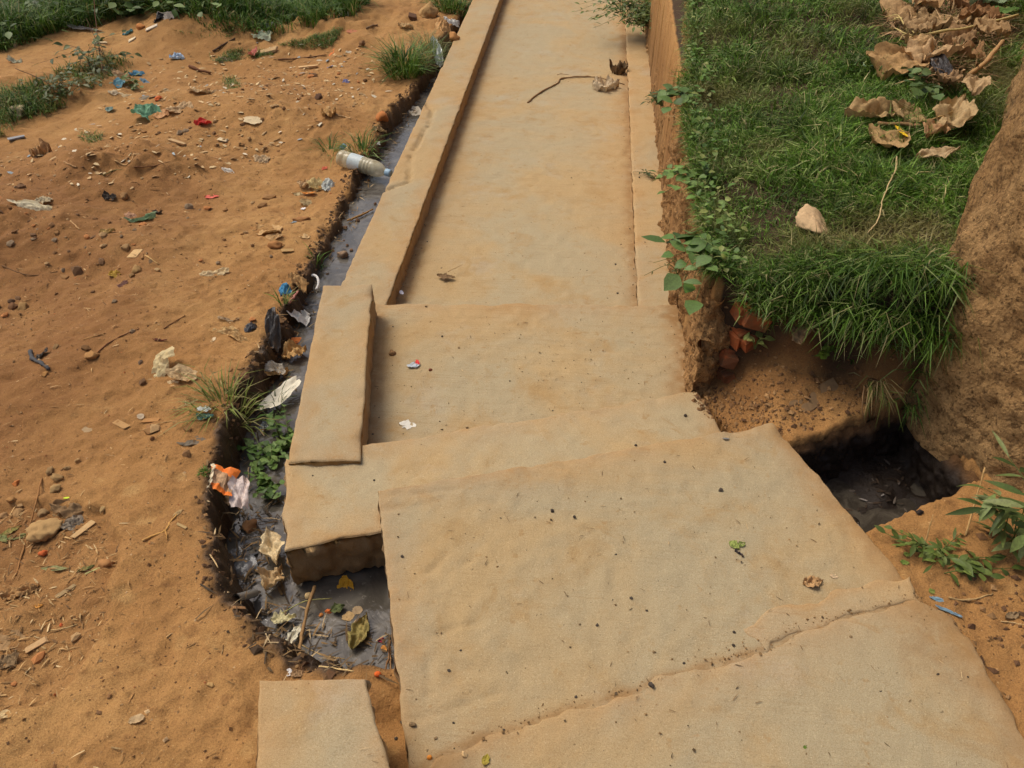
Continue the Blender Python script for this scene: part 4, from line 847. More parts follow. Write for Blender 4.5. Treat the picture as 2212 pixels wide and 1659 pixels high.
# illegible dark printing on the label: a few short strokes
for i, (t_, a_) in enumerate([(0.355, 0.9), (0.355, 1.15), (0.355, 1.4), (0.355, 1.65), (0.39, 1.0), (0.39, 1.3), (0.39, 1.55)]):
    th = np.array([a_, a_ + 0.16]); tt = np.array([t_ - 0.014, t_ + 0.012])
    V = np.array([p0 + axis_ * (q1 * BL) + 1.016 * R0 * (math.cos(-h1) * e1 * -1 + math.sin(h1) * e2) for q1 in tt for h1 in th])
    mesh_obj("print_mark", V, [np.array([[0, 1, 3, 2]])], litter((72, 84, 84), 0.5, 0.1), parent=lab)

# ------------------------------------------------------------------ dried leaf heap on the bank
LEAFC = [(156, 118, 74), (172, 134, 88), (140, 104, 64), (150, 124, 82)]
dry_leaf("dried_leaf", "large curled brown leaf at the upper left of the dried heap", "dried leaf", (3, 0), 1150, 220, 420, 210, (172, 138, 94), 0.5, 0.65, 0.048)
dry_leaf("dried_leaf", "wide folded brown leaf above the pale root stalk", "dried leaf", (3, 0), 1480, 330, 460, 230, (166, 136, 94), -0.3, 0.65, 0.058)
dry_leaf("dried_leaf", "big wrinkled brown leaf pointing down left below the pale root stalk", "dried leaf", (3, 0), 1060, 700, 460, 250, (174, 138, 90), -2.3, 0.65, 0.048)
dry_leaf("dried_leaf", "crumpled light brown leaf in the middle of the dried heap", "dried leaf", (3, 0), 1340, 640, 260, 230, (190, 156, 112), 0.9, 0.8, 0.058)
dry_leaf("dried_leaf", "thin crisp leaf across the grass below the heap's green weed", "dried leaf", (3, 0), 880, 1090, 520, 130, (170, 140, 94), 0.1, 1.0, 0.038)
dry_leaf("dried_leaf", "small flat brown leaf beside the thin crisp leaf", "dried leaf", (3, 0), 1180, 1100, 240, 160, (174, 144, 98), 0.9, 0.6, 0.038)
dry_leaf("dried_leaf", "broad flat brown leaf carrying a yellow scrap", "dried leaf", (3, 0), 1020, 1310, 380, 240, (172, 140, 92), 0.35, 0.35, 0.038)
sheet("yellow_scrap", "bright yellow petal like scrap on the broad flat leaf", "scrap", (3, 0), 1115, 1300, 60, 110, (226, 186, 30), 0.3, lift=0.062, dirty=0.1, n_out=6)
dry_leaf("dried_leaf", "pale dry leaf lying against the wall foot at the heap's lower end", "dried leaf", (3, 0), 1430, 1430, 420, 110, (178, 152, 112), 0.25, 0.6, 0.038)
dry_leaf("dried_leaf", "long twisted straw coloured leaf sheath leaning on the mud wall", "dried leaf", (3, 0), 1560, 1140, 620, 170, (176, 148, 104), 0.95, 0.9, 0.058)
dry_leaf("dried_leaf", "dark brown shrivelled leaf in the upper right of the heap", "dried leaf", (3, 0), 1780, 330, 360, 170, (136, 98, 60), -0.2, 0.9, 0.068)
dry_leaf("dried_leaf", "ragged brown leaf close to the wall beside the thick stick", "dried leaf", (3, 0), 1640, 620, 300, 200, (140, 104, 66), 0.5, 0.9, 0.058)
dry_leaf("dried_leaf", "brown leaf at the top edge of the heap near the wooden stick", "dried leaf", (3, 0), 1700, 170, 320, 180, (146, 106, 70), 1.2, 0.8, 0.058)
dry_leaf("dried_leaf", "narrow leaf curled around the heap's lower right end", "dried leaf", (3, 0), 1400, 1280, 330, 110, (164, 126, 86), 0.7, 1.2, 0.058)
for i_, (x_, y_, l_, w__, ro_, lf_, rgb_, lab_) in enumerate([
    (1250, 420, 300, 120, 0.2, 0.07, (160, 130, 90), "narrow brown leaf tucked under the pale root stalk"), (1600, 480, 360, 150, 0.5, 0.05, (150, 118, 80), "dull brown leaf under the right half of the root stalk"),
    (1850, 480, 300, 130, -0.5, 0.08, (164, 132, 90), "dry leaf pressed against the mud wall above the thick stick"), (1230, 560, 260, 140, 1.9, 0.06, (180, 146, 100), "light brown leaf just below the root stalk's frayed end"),
    (1500, 850, 240, 120, 0.8, 0.05, (150, 120, 84), "brown leaf right of the heap's green weed"), (1960, 120, 300, 140, 0.3, 0.08, (156, 118, 80), "brown leaf at the heap's top right corner"),
    (1330, 200, 320, 150, 0.4, 0.07, (170, 136, 92), "cupped brown leaf below the green netting"), (1700, 960, 300, 110, 1.1, 0.07, (180, 150, 108), "pale leaf strip leaning between sheath and mud wall")]):
    dry_leaf("dried_leaf", lab_, "dried leaf", (3, 0), x_, y_, l_, w__, rgb_, ro_, 0.8, lf_ + 0.02)
sheet("pale_sheet", "dirty off white sheet at the top of the dried heap", "sheet", (3, 0), 1850, 60, 320, 170, (196, 180, 152), 0.4, 0.3, lift=0.06)
sheet("black_plastic", "small black plastic rag stuck in the dried heap", "plastic scrap", (3, 0), 1445, 760, 90, 190, (52, 48, 46), 0.8, lift=0.07, rough=0.35)
sheet("dark_rag", "dark grey rag near the top of the dried heap", "rag", (3, 0), 1700, 110, 80, 240, (78, 66, 58), 0.7, lift=0.09)
sheet("green_net", "pale green netting fibres beside the wooden stick", "netting", (3, 0), 1270, 120, 200, 90, (120, 140, 104), 1.0, lift=0.05)
sheet("green_net", "pale green netting fibres near the right end of the heap", "netting", (3, 0), 1900, 190, 330, 80, (128, 146, 108), 1.0, lift=0.08)
dry_leaf("green_leaf", "single green leaf resting on the right end of the heap", "leaf", (3, 0), 1980, 280, 220, 90, (84, 112, 50), -0.1, 0.4, 0.09)
stick("root_stalk", "", "", (3, 0), [(2060, 390), (1700, 450), (1400, 480), (1200, 490)], 13, (186, 164, 104), 0.8, lifts=[0.12, 0.10, 0.09, 0.07]).name = "stalk"
rs = bpy.data.objects["stalk"]; rs.name = "root_stalk"; tag(rs, "long pale yellow root stalk with frayed end across the heap", "stalk")
for i, q in enumerate([[(1200, 490), (1130, 400), (1060, 330), (960, 300)], [(1200, 490), (1100, 480), (1060, 400), (1000, 420)], [(1200, 490), (1150, 370), (1090, 350), (990, 380)], [(1230, 470), (1250, 430), (1300, 440)], [(1190, 490), (1120, 500), (1070, 520)], [(1100, 360), (1060, 300), (1050, 340)], [(1150, 420), (1180, 380), (1150, 340)]]):
    o = stick("rootlet", None, None, (3, 0), q, 7, (192, 170, 108), 0.35, lifts=[0.07 + 0.012 * ((i + j) % 3) for j in range(len(q))]); o.parent = rs; o.location = o.location - rs.location
    for kk in ("label", "category"):
        if kk in o: del o[kk]
stick("wooden_stick", "round brown wooden stick at the top of the dried heap", "stick", (3, 0), [(1375, 10), (1520, 50), (1680, 95)], 24, (134, 92, 58), 0.9, lifts=[0.05, 0.07, 0.08])
stick("wooden_stick", "thick dry stick leaning from the heap onto the mud wall", "stick", (3, 0), [(1680, 805), (1800, 740), (1920, 640)], 22, (164, 126, 80), 0.9, lifts=[0.06, 0.08, 0.12])
stick("dry_stalk", "short dry stalk between the flat leaves of the heap", "stalk", (3, 0), [(920, 1155), (1100, 1180), (1280, 1210)], 17, (150, 116, 78), 0.9, lifts=[0.03, 0.04, 0.045])
stick("dry_stalk", "thin curved stalk from the heap towards the wall sheath", "stalk", (3, 0), [(1260, 1180), (1400, 1170), (1530, 1140)], 9, (166, 134, 84), 0.8, lifts=[0.05, 0.06, 0.07])
stick("plastic_string", "pale green plastic string lying on the grass left of the heap", "string", (3, 0), [(800, 630), (820, 665), (900, 655), (1010, 630)], 5, (170, 196, 170), 0.8, lifts=[0.04] * 4)
stick("dry_vine", "long pale dry vine lying down the grass beside the big stone", "vine", (3, 0), [(1070, 1480), (1060, 1600), (1020, 1680), (950, 1850), (920, 2000), (870, 2090), (815, 2150)], 7, (188, 164, 116), 0.6, lifts=[0.05] * 7)
stone("stone", "triangular pale stone resting on the bank grass", "stone", (3, 1), 350, 365, 290, 300, (186, 156, 116), flat=0.35, rough=0.18, lift=0.03, cuts=7)
r_ = np.random.default_rng(44)
# straw and chaff inside the heap: nobody could count it
hp = [hit(*D(3, 0, *q))[:2] for q in [(1150, 130), (1700, 60), (2050, 330), (1900, 600), (1700, 820), (1300, 800), (1350, 560), (1050, 300)]]
n = 3000; q = in_poly(hp, n, r_); b = np.stack([q[:, 0], q[:, 1], gz(q[:, 0], q[:, 1]) + r_.uniform(0.0, 0.055, n)], 1)
V, F, C = blades(b, r_.uniform(0, 6.28, n), r_.uniform(0.03, 0.17, n), np.abs(r_.normal(1.3, 0.25, n)), r_.uniform(0.002, 0.008, n), green_mix(n, r_, [(156, 122, 82), (130, 98, 64), (184, 152, 108), (100, 72, 46)], [3, 3, 3, 1.5]), 0.4, 0.8, 5)
tag(mesh_obj("heap_straw", V, F, M_BITS, col=C, smooth=False), "brown straw and chaff tangled in the dried leaf heap", "straw", kind="stuff")

# things under the grass overhang and around the pit
dry_leaf("dead_leaf", "long brown dead leaf hanging under the grass, left of the seedling", "dead leaf", (3, 1), 240, 1330, 230, 110, (140, 112, 78), 1.5, 0.5, 0.05)
dry_leaf("dead_leaf", "dark brown dead leaf hanging under the grass, right of the seedling", "dead leaf", (3, 1), 400, 1260, 200, 90, (112, 80, 52), 1.0, 0.6, 0.05)
chip("roof_tile_shard", "flat brown slat lying slanted on the ledge above the pit", "slat", (3, 2), 390, 130, 500, 110, (128, 100, 68), 0.55, 0.12)
stick("dangling_vine", "pale dry vine dangling into the dark pit", "stem", (3, 2), [(780, 160), (770, 340), (820, 510)], 6, (150, 116, 78), 0.6, lifts=[0.06, 0.05, 0.05])
stick("dangling_vine", "thin green vine dangling into the pit beside the pale one", "stem", (3, 2), [(820, 120), (825, 300), (830, 440)], 5, (112, 122, 62), 0.6, lifts=[0.06, 0.05, 0.06])
stick("straw_stalk", "upright dry straw standing right of the pit", "straw", (3, 2), [(1705, 1310), (1712, 1160), (1718, 1010)], 8, (176, 140, 88), 0.8, lifts=[0.0, 0.06, 0.12])
stick("straw_stalk", "short upright straw standing above the low ferny weed", "straw", (3, 2), [(1345, 1420), (1350, 1340), (1355, 1270)], 6, (176, 140, 88), 0.8, lifts=[0.0, 0.03, 0.06])
stone("clod", "small black clod on the earth right of the pit", "clod", (3, 2), 1310, 1115, 66, 46, (52, 42, 36))
stone("stone", "dark stone in the crack of earth under the right edge plant", "stone", (3, 2), 1755, 1550, 70, 60, (66, 56, 46))
dry_leaf("green_leaf", "small round green leaf lying near the slab's right edge", "leaf", (3, 2), 1200, 1475, 70, 45, (124, 140, 62), 0.2, 0.4)
dry_leaf("green_leaf", "single green leaf on the earth below the low ferny weed", "leaf", (3, 2), 1180, 1545, 80, 50, (112, 130, 56), -0.3, 0.4)
dry_leaf("green_leaf", "green leaf beside blue plastic strips at the apron corner", "leaf", (3, 3), 1415, 135, 62, 48, (120, 130, 60), 0.4, 0.4)
sheet("blue_plastic_strip", "short blue plastic strip by the apron corner", "plastic strip", (3, 3), 1450, 205, 95, 34, (124, 150, 160), 0.5, -0.5)
sheet("blue_plastic_strip", "long blue plastic strip pointing along the apron edge", "plastic strip", (3, 3), 1570, 312, 180, 36, (124, 150, 162), 0.5, -0.45)
stick("dry_twig", "dry straw bundle on the earth right of the blue plastic", "twig", (3, 3), [(1560, 190), (1700, 215), (1830, 190), (1940, 155)], 11, (176, 142, 92), 0.5)
stick("dry_twig", "thin pale twig at the right edge below the straw bundle", "twig", (3, 3), [(2010, 395), (2110, 405), (2212, 425)], 6, (186, 156, 108), 0.6)
dry_leaf("dead_leaf", "grey dead leaf at the right edge above the thin pale twig", "dead leaf", (3, 3), 2110, 345, 150, 60, (140, 116, 84), 0.3, 0.9)
dry_leaf("dead_leaf", "frilly brown dead leaf on the slab near its right edge", "dead leaf", (3, 3), 385, 60, 190, 110, (186, 146, 98), 0.2, 1.3)
sheet("paper_scrap", "small pale scrap beside the frilly dead leaf on the slab", "scrap", (3, 3), 570, 8, 75, 26, (214, 186, 146), 0.5)

# ------------------------------------------------------------------ things on the concrete
stick("twig", "long bent twig lying across the far path", "twig", (2, 0), [(135, 895), (220, 820), (390, 725), (430, 685), (620, 668), (780, 685), (970, 735)], 8, (142, 112, 76), 0.5)
stick("twig", "short thin twig above the long bent twig on the path", "twig", (2, 0), [(392, 650), (420, 643), (490, 648)], 4, (132, 104, 72), 0.6)
dry_leaf("dry_leaf", "crinkled pale dry leaf on the path below the long twig", "dead leaf", (2, 0), 810, 765, 235, 95, (204, 182, 146), 0.18, 1.2, lobes=0.2)
dry_leaf("dead_plant", "dark withered sprig against the concrete strip by the long twig", "dead plant", (2, 0), 920, 630, 110, 90, (108, 86, 58), 1.2, 1.6)
wr = sheet("wrapper", "folded white and pale blue sweet wrapper on the landing", "wrapper", (1, 1), 1355, 1500, 110, 60, (196, 204, 208), 0.5, 0.6, dirty=0.05, n_out=5)
sheet("red_tip", None, None, (1, 1), 1393, 1482, 34, 44, (214, 60, 56), 0.4, 0.4, dirty=0.05, n_out=5, lift=0.004, parent=wr)
stone("pebble", "rounded brown pebble on the landing beside the kerb block", "pebble", (1, 1), 1175, 1400, 72, 48, (142, 108, 70))
stone("pebble", "small red brown pebble on the landing right of the wrapper", "pebble", (1, 1), 1510, 1540, 44, 22, (116, 62, 40))
sheet("paper_scrap", "tiny white scrap on the path where the long kerb ends", "scrap", (1, 1), 1258, 868, 34, 36, (218, 216, 222), 0.3, dirty=0.05, n_out=5)
dry_leaf("dead_sprig", "dark shredded plant debris on the path above the landing edge", "debris", (1, 1), 1640, 700, 170, 50, (120, 94, 64), -0.3, 0.4, -0.020, lobes=0.6)
stick("twig", "fine stalk beside the shredded debris on the path", "twig", (1, 1), [(1660, 690), (1720, 660), (1785, 630)], 3, (164, 132, 88), 0.6)
sheet("bird_dropping", "white splashed bird dropping on the landing near the step", "dropping", (1, 2), 1320, 360, 100, 70, (226, 220, 204), 0.15, dirty=0.25, irr=0.5, n_out=14)
sheet("bottle_cap", "tiny round silver bottle top on the slab near the pit", "bottle top", (2, 2), 1845, 470, 52, 40, (196, 200, 200), 0.12, rough=0.3, metal=0.7, irr=0.02, dirty=0.1)
wl_ = dry_leaf("wilted_leaf", "wilted pale green leaf with black stalk on the slab", "leaf", (2, 2), 1920, 1400, 110, 70, (150, 160, 84), -0.9, 0.8)
dry_leaf("wilted_leaf", "second wilted leaf touching the black stalk on the slab", "leaf", (2, 2), 1985, 1390, 80, 50, (140, 150, 80), 0.6, 0.8)
stick("stalk", None, None, (2, 2), [(1925, 1440), (1960, 1465), (2000, 1495)], 10, (56, 48, 46), 0.9, parent=wl_)
dry_leaf("yellow_leaf", "single yellow green leaf on the apron near the bottom edge", "leaf", (1, 3), 1985, 1590, 110, 70, (168, 150, 62), 1.3, 0.5)
stone("berry", "orange berry in the dust beside the near kerb block", "berry", (1, 3), 1500, 1572, 48, 44, (206, 128, 48), rough=0.06, cuts=0, flat=0.75)
stone("berry", "red orange berry between the near kerb block and the slab", "berry", (1, 3), 1052, 852, 60, 46, (208, 96, 40), rough=0.06, cuts=0, flat=0.75)
stone("pebble", "pale angular pebble on the apron left of the yellow leaf", "pebble", (1, 3), 1800, 1545, 60, 55, (196, 162, 114))
dry_leaf("green_leaf", "tiny dark green leaf on the apron near the bottom", "leaf", (3, 3), 320, 1480, 46, 26, (92, 120, 40), 0.6, 0.4)
for c, r, x, y, s in [(2, 3, 735, 425, 40), (2, 3, 585, 420, 27), (2, 3, 500, 480, 20), (2, 3, 1163, 303, 30), (2, 3, 1230, 660, 38), (2, 3, 1487, 755, 30), (2, 3, 550, 1045, 34), (2, 3, 1205, 945, 60), (2, 3, 1910, 600, 40), (2, 3, 1920, 485, 36),
                      (2, 3, 1030, 195, 46), (1, 3, 1665, 820, 42), (1, 3, 1705, 1270, 28), (1, 3, 1755, 1480, 28), (1, 3, 1555, 1400, 46), (1, 3, 1350, 1290, 62), (1, 3, 1262, 1268, 44), (1, 3, 1210, 1405, 44), (1, 3, 1768, 643, 30), (1, 3, 2140, 1330, 26),
                      (2, 2, 1500, 275, 36), (2, 2, 1070, 530, 28), (2, 2, 1320, 680, 40), (2, 2, 350, 1100, 48), (2, 2, 540, 1150, 36), (2, 2, 1800, 920, 50), (2, 2, 960, 1365, 18), (1, 2, 1265, 1490, 34), (1, 2, 1010, 435, 26), (1, 2, 1020, 830, 24), (1, 2, 490, 792, 18),
                      (1, 1, 1610, 1248, 22), (1, 1, 1755, 1350, 30), (1, 1, 1470, 990, 24), (1, 1, 1185, 1168, 22), (2, 1, 895, 627, 22), (2, 1, 912, 878, 24), (2, 1, 1045, 803, 18), (1, 1, 1480, 430, 14), (3, 3, 970, 1000, 30), (3, 3, 1465, 850, 36), (3, 3, 715, 530, 40), (2, 0, 1100, 1535, 22)]:
    stone("pebble", "small dark pebble lying loose on the dusty concrete", "pebble", (c, r), x, y, s, s * 0.8, (74, 64, 54) if (x + y) % 3 else (132, 108, 76), "dark pebbles on the concrete", sub=1)

# ------------------------------------------------------------------ litter in and along the drain
def quad_sheet(name, label, cat, cor, rgb, wr=0.008, parent=None, n=14, seed=1, t0=0.0, t1=1.0, **kw):
    """a sheet between four measured corners (tile x, tile y, height); t0..t1 takes a band of it"""
    C = [P(*D(0, 2, x, y), z) for x, y, z in cor]
    s_, t_ = np.meshgrid(np.linspace(0, 1, n), np.linspace(t0, t1, n), indexing='ij')
    Q = (C[0][None, None] * ((1 - s_) * (1 - t_))[..., None] + C[1] * (s_ * (1 - t_))[..., None] + C[2] * (s_ * t_)[..., None] + C[3] * ((1 - s_) * t_)[..., None])
    e = 0.05 * vn(s_ * 4 + seed, t_ * 4, 2.0)[..., None] * np.minimum(1, 1); Q = Q + e * 0.12 * np.array([1, 1, 0])
    Q[..., 2] += wr * fbm(s_ * 2 + seed, t_ * 2, 0, 1.2, 3) + wr * 1.3 * np.abs(np.sin(s_ * 5 + t_ * 2 + seed)) - wr
    return Q, [grid_faces(n, n)]
cc = [(1838, 682, -0.125), (2062, 765, -0.150), (2012, 965, -0.150), (1812, 890, -0.115)]
Q, F = quad_sheet(0, 0, 0, cc, 0, t0=0.24, t1=0.80); ct = tag(mesh_obj("carton", Q.reshape(-1, 3), F, litter((190, 152, 112), 0.7, 0.9), smooth=False), "crumpled orange and white carton at the edge of the dark pool", "carton")
Q, F = quad_sheet(0, 0, 0, cc, 0, t0=0.0, t1=0.24); mesh_obj("printed_edge", Q.reshape(-1, 3), F, litter((232, 124, 46), 0.6, 0.35), parent=ct, smooth=False)
Q, F = quad_sheet(0, 0, 0, cc, 0, t0=0.80, t1=1.0); mesh_obj("printed_edge", Q.reshape(-1, 3), F, litter((232, 124, 46), 0.6, 0.35), parent=ct, smooth=False)
Q, F = quad_sheet(0, 0, 0, [(1838, 682, -0.125), (1850, 720, -0.115), (1800, 890, -0.105), (1812, 890, -0.115)], 0, wr=0.003); mesh_obj("side", Q.reshape(-1, 3), F, litter((206, 190, 156), 0.7, 0.5), parent=ct, smooth=False)
Q, F = quad_sheet(0, 0, 0, [(1985, 795, -0.138), (2135, 812, -0.165), (2165, 1075, -0.19), (1998, 1040, -0.16)], 0, seed=5, wr=0.010)
tag(mesh_obj("paper", Q.reshape(-1, 3), F, litter((214, 196, 184), 0.7, 0.75), smooth=False), "muddy white paper sheet beside the orange carton", "paper")
dry_leaf("paper_curl", "curled cream paper below the orange carton", "paper", (0, 2), 1970, 1070, 220, 130, (196, 164, 122), 0.7, 1.2, 0.03)
sheet("clear_plastic", "grey plastic film lying in the pool left of the step", "plastic film", (1, 2), -120, 1530, 260, 330, (84, 84, 84), 0.3, 0.3, rough=0.25, dirty=0.3, spec=0.5)
dry_leaf("white_rag", "twisted cream plastic rag hanging below the step corner", "plastic scrap", (1, 2), 165, 1500, 420, 150, (218, 196, 152), -1.15, 1.2, 0.035, lobes=0.3)
dry_leaf("white_rag", "frilled cream leaf below the broken step edge in the pool", "dead leaf", (1, 3), 170, 70, 260, 150, (198, 168, 122), 1.2, 1.4, 0.02, lobes=0.3)
p_a, p_b = hit(*D(0, 3, 2050, 218)), hit(*D(1, 3, 0, 175))
V, F = tube(smooth_line([p_a + [0, 0, .012], p_b + [0, 0, .014]], 4), 0.011, 14); V2, F2 = tube(smooth_line([p_a + [0, 0, .012], p_b + [0, 0, .014]], 4), 0.0085, 14)
tag(mesh_obj("metal_tube", np.concatenate([V, V2]), [F[0], (F2[0] + len(V))[:, ::-1]], litter((170, 168, 160), 0.35, 0.2, 0, 0.6)), "short shiny grey metal tube lying in the pool", "tube")
sheet("yellow_scrap", "yellow and orange crumpled wrapper floating under the step", "wrapper", (1, 3), 780, 95, 115, 120, (214, 160, 44), 0.5, 0.4, dirty=0.3, n_out=6)
stick("stick", "straight brown stick leaning across the pool onto the bank", "stick", (1, 3), [(525, 160), (470, 330), (410, 560), (360, 800)], 17, (150, 116, 74), 0.95, lifts=[0.03, 0.03, 0.02, 0.0])
stick("straw", "long pale green straw across the pool behind the stick", "straw", (1, 3), [(240, 360), (450, 290), (665, 235)], 5, (164, 158, 96), 0.7, lifts=[0.02, 0.035, 0.02])
stick("straw", "pale straw along the pool's near bank right of the stick", "straw", (1, 3), [(400, 600), (560, 680), (770, 720)], 5, (196, 164, 108), 0.7)
stick("straw", "flat pale straw on the earth above the near kerb block", "straw", (1, 3), [(545, 785), (700, 805), (845, 828)], 8, (206, 176, 120), 0.8)
stick("straw", "brown twig leaning against the slab edge at the pool end", "twig", (1, 3), [(1100, 870), (1150, 760), (1180, 660)], 9, (128, 92, 58), 0.8, lifts=[0, 0.02, 0.05])
stick("straw", "second brown twig leaning against the slab above the red berry", "twig", (1, 3), [(1165, 860), (1170, 760), (1178, 690)], 7, (140, 104, 66), 0.8, lifts=[0, 0.02, 0.04])
dry_leaf("pale_leaf", "cream papery leaf left of the stick in the pool", "dead leaf", (1, 3), 250, 400, 220, 100, (208, 196, 148), 0.2, 0.8, 0.015, lobes=0.4)
dry_leaf("pale_leaf", "white torn papery leaf on the bank left of the stick", "dead leaf", (1, 3), 325, 560, 300, 90, (222, 214, 186), 1.2, 0.8, 0.015, lobes=0.4)
dry_leaf("green_leaf", "long rotting yellow green leaf floating at the pool's right end", "dead leaf", (1, 3), 900, 510, 370, 150, (148, 132, 76), 1.35, 1.0, 0.01)
dry_leaf("green_leaf", "dark green leaf floating above the beige scrap in the pool", "leaf", (1, 3), 710, 300, 130, 90, (96, 104, 62), 0.5, 0.6, 0.008)
sheet("card_scrap", "square beige card scrap floating in the pool", "card scrap", (1, 3), 790, 352, 95, 70, (184, 150, 100), 0.2, 0.2, n_out=5)
sheet("card_scrap", "pale brown card scrap above the rotting leaf", "card scrap", (1, 3), 880, 300, 80, 70, (170, 144, 108), 0.2, 0.5, n_out=5)
dry_leaf("petal", "dark pink petal floating at the slab edge", "petal", (1, 3), 1085, 560, 72, 46, (150, 52, 66), -0.8, 0.5)
dry_leaf("orange_leaf", "orange brown leaf at the slab edge under the pink petal", "dead leaf", (1, 3), 1110, 632, 78, 46, (206, 140, 68), -0.9, 0.5)
stone("snail_shell", "round cream snail shell on the mud under the step", "snail shell", (1, 3), 455, 180, 64, 60, (206, 176, 124), rough=0.06, cuts=0, flat=0.8)
stone("orange_peel", "orange fruit lump floating in the pool", "fruit", (1, 3), 628, 310, 66, 50, (196, 104, 52), rough=0.15, flat=0.5)
stone("orange_peel", "smaller orange fruit lump left of the other in the pool", "fruit", (1, 3), 560, 340, 46, 36, (190, 120, 60), rough=0.15, flat=0.5)
sheet("white_scrap", "round white plastic scrap above the near kerb block", "scrap", (1, 3), 285, 838, 58, 54, (220, 214, 204), 0.35, irr=0.06, dirty=0.1)
sheet("brown_paper", "small brown crumpled paper touching the round white scrap", "paper", (1, 3), 350, 852, 90, 66, (150, 118, 80), 0.6)
chip("wood_chip", "brown wood chip lying on the bank above the pool", "wood chip", (0, 3), 2070, 280, 90, 30, (150, 110, 70), 0.4, 0.4)
sheet("white_paper", "long dirty white paper hanging into the drain beside the kerb block", "paper", (1, 2), 235, 150, 140, 330, (230, 222, 198), 0.3, -0.45, n_out=7, irr=0.2, lift=0.03)
sheet("white_bag", "crumpled white plastic bag floating in the drain beside the kerb block", "plastic bag", (1, 1), 390, 1110, 180, 150, (228, 224, 212), 0.9, puff=0.4, rough=0.4, dirty=0.1, lift=0.02)
chip("wood_chip", "orange brown wood splinter floating in the drain", "wood chip", (1, 1), 330, 1300, 180, 52, (196, 112, 52), 0.75, 0.3)
dry_leaf("brown_leaf", "crumpled brown dead leaf floating below the orange splinter", "dead leaf", (1, 1), 340, 1430, 220, 150, (190, 150, 94), 0.5, 1.2, 0.015)
dry_leaf("brown_leaf", "tan dead leaf in the drain below the clear plastic film", "dead leaf", (1, 1), 160, 1590, 260, 110, (206, 168, 110), 0.6, 1.0, 0.02)
sheet("clear_film", "clear wrinkled plastic film in the drain near the bank", "plastic film", (1, 1), 110, 1500, 220, 110, (196, 188, 168), 0.6, rough=0.25, alpha=0.8)
sheet("dark_bag", "dark grey plastic bag wedged in the drain bank", "plastic bag", (1, 1), 155, 1200, 110, 190, (76, 72, 68), 0.8, rough=0.35, puff=0.2)
sheet("blue_plastic", "crumpled bright blue plastic on the drain bank", "plastic scrap", (1, 1), 260, 855, 120, 100, (74, 138, 172), 0.9, puff=0.3, dirty=0.1)
dry_leaf("brown_leaf", "long curled brown leaf between the blue plastic and the white ring", "dead leaf", (1, 1), 390, 860, 260, 100, (176, 138, 88), -0.95, 1.1, 0.03)
stick("pink_straw", "pink plastic straw beside the small grass sprig", "straw", (1, 1), [(275, 985), (330, 945), (385, 905)], 8, (176, 118, 104), 1.0, lifts=[0.0, 0.015, 0.03])
q0, s_, _ = frame_at(1, 1, 490, 850); th = np.linspace(-0.6, 3.6, 22); ring = np.stack([q0[0] + s_ * 62 * np.cos(th) * 0.95, q0[1] + s_ * 80 * np.sin(th), q0[2] + 0.03 + 0.02 * np.sin(th)], 1)
V, F = tube(ring, 0.0055, 8); tag(mesh_obj("white_ring", V, F, litter((222, 216, 206), 0.4, 0.1)), "white plastic cup rim sticking out of the drain at the kerb end", "cup")
sheet("cup_plastic", "clear crushed plastic cup inside the white rim", "cup", (1, 1), 500, 850, 100, 90, (186, 176, 152), 0.8, alpha=0.75, rough=0.3)
stone("stone", "flat grey brown stone standing in the grey drain water", "stone", (1, 1), 745, 556, 96, 60, (132, 108, 84))
for x, y, s in [(825, 508, 38), (790, 465, 32), (770, 310, 48), (880, 250, 52), (1030, 105, 30), (930, 185, 26), (760, 420, 24)]:
    stone("drain_pebble", "small wet pebble sticking out of the grey drain water", "pebble", (1, 1), x, y, s, s * 0.75, (116, 88, 64), "pebbles in the drain water", sub=1)
stick("stick", "brown stick floating in the drain above the wet pebbles", "stick", (1, 1), [(790, 262), (880, 230), (1010, 165)], 9, (150, 112, 62), 0.8, lifts=[0.005] * 3)
sheet("teal_glass", "small teal plastic fragment with white foam on the bank above the pool", "plastic scrap", (0, 2), 1770, 285, 120, 90, (72, 118, 104), 0.6, rough=0.25, dirty=0.1, spec=0.6)
sheet("white_foam", "bit of white foam on the teal plastic fragment", "foam", (0, 2), 1765, 250, 90, 40, (222, 224, 216), 0.7, dirty=0.05, lift=0.015)
sheet("foil", "shiny crinkled foil in the drain beside the leafy weed", "foil", (1, 2), 60, 400, 90, 90, (190, 194, 190), 1.0, rough=0.2, metal=0.8, dirty=0.2)
stone("stone", "flat brown stone on the mud of the pool's left side", "stone", (1, 2), -55, 1240, 130, 130, (156, 112, 70), flat=0.4)
sheet("foil", "torn silver blister pack lying by the far grass tuft", "blister pack", (1, 0), 1567, 505, 75, 110, (196, 200, 190), 0.3, 0.25, rough=0.3, metal=0.5, dirty=0.3, n_out=6, irr=0.12, lift=0.04)
sheet("white_cup", "white crumpled cup at the far end of the drain", "cup", (1, 0), 1690, 190, 130, 60, (196, 192, 180), 0.7, puff=0.5)
sheet("brown_crumple", "crumpled tan paper ball at the far end of the drain", "paper", (1, 0), 1620, 250, 140, 110, (196, 150, 92), 1.0, puff=0.6)
stone("stone", "brown stone at the kerb foot near the tan paper ball", "stone", (1, 0), 1720, 335, 90, 60, (168, 118, 66))
sheet("paper_scrap", "pale card scrap floating in the drain against the far kerb", "card scrap", (1, 0), 1370, 965, 100, 110, (176, 166, 146), 0.2, 0.3, n_out=5)
stone("brick_lump", "orange earth lump on the drain bank above the bottle", "clod", (1, 0), 1100, 1030, 120, 85, (178, 112, 58), rough=0.15)
sheet("glass_shard", "small clear glass shard at the drain edge above the bottle", "glass shard", (1, 0), 1050, 1235, 46, 46, (200, 196, 180), 0.4, rough=0.1, spec=0.8, n_out=5)
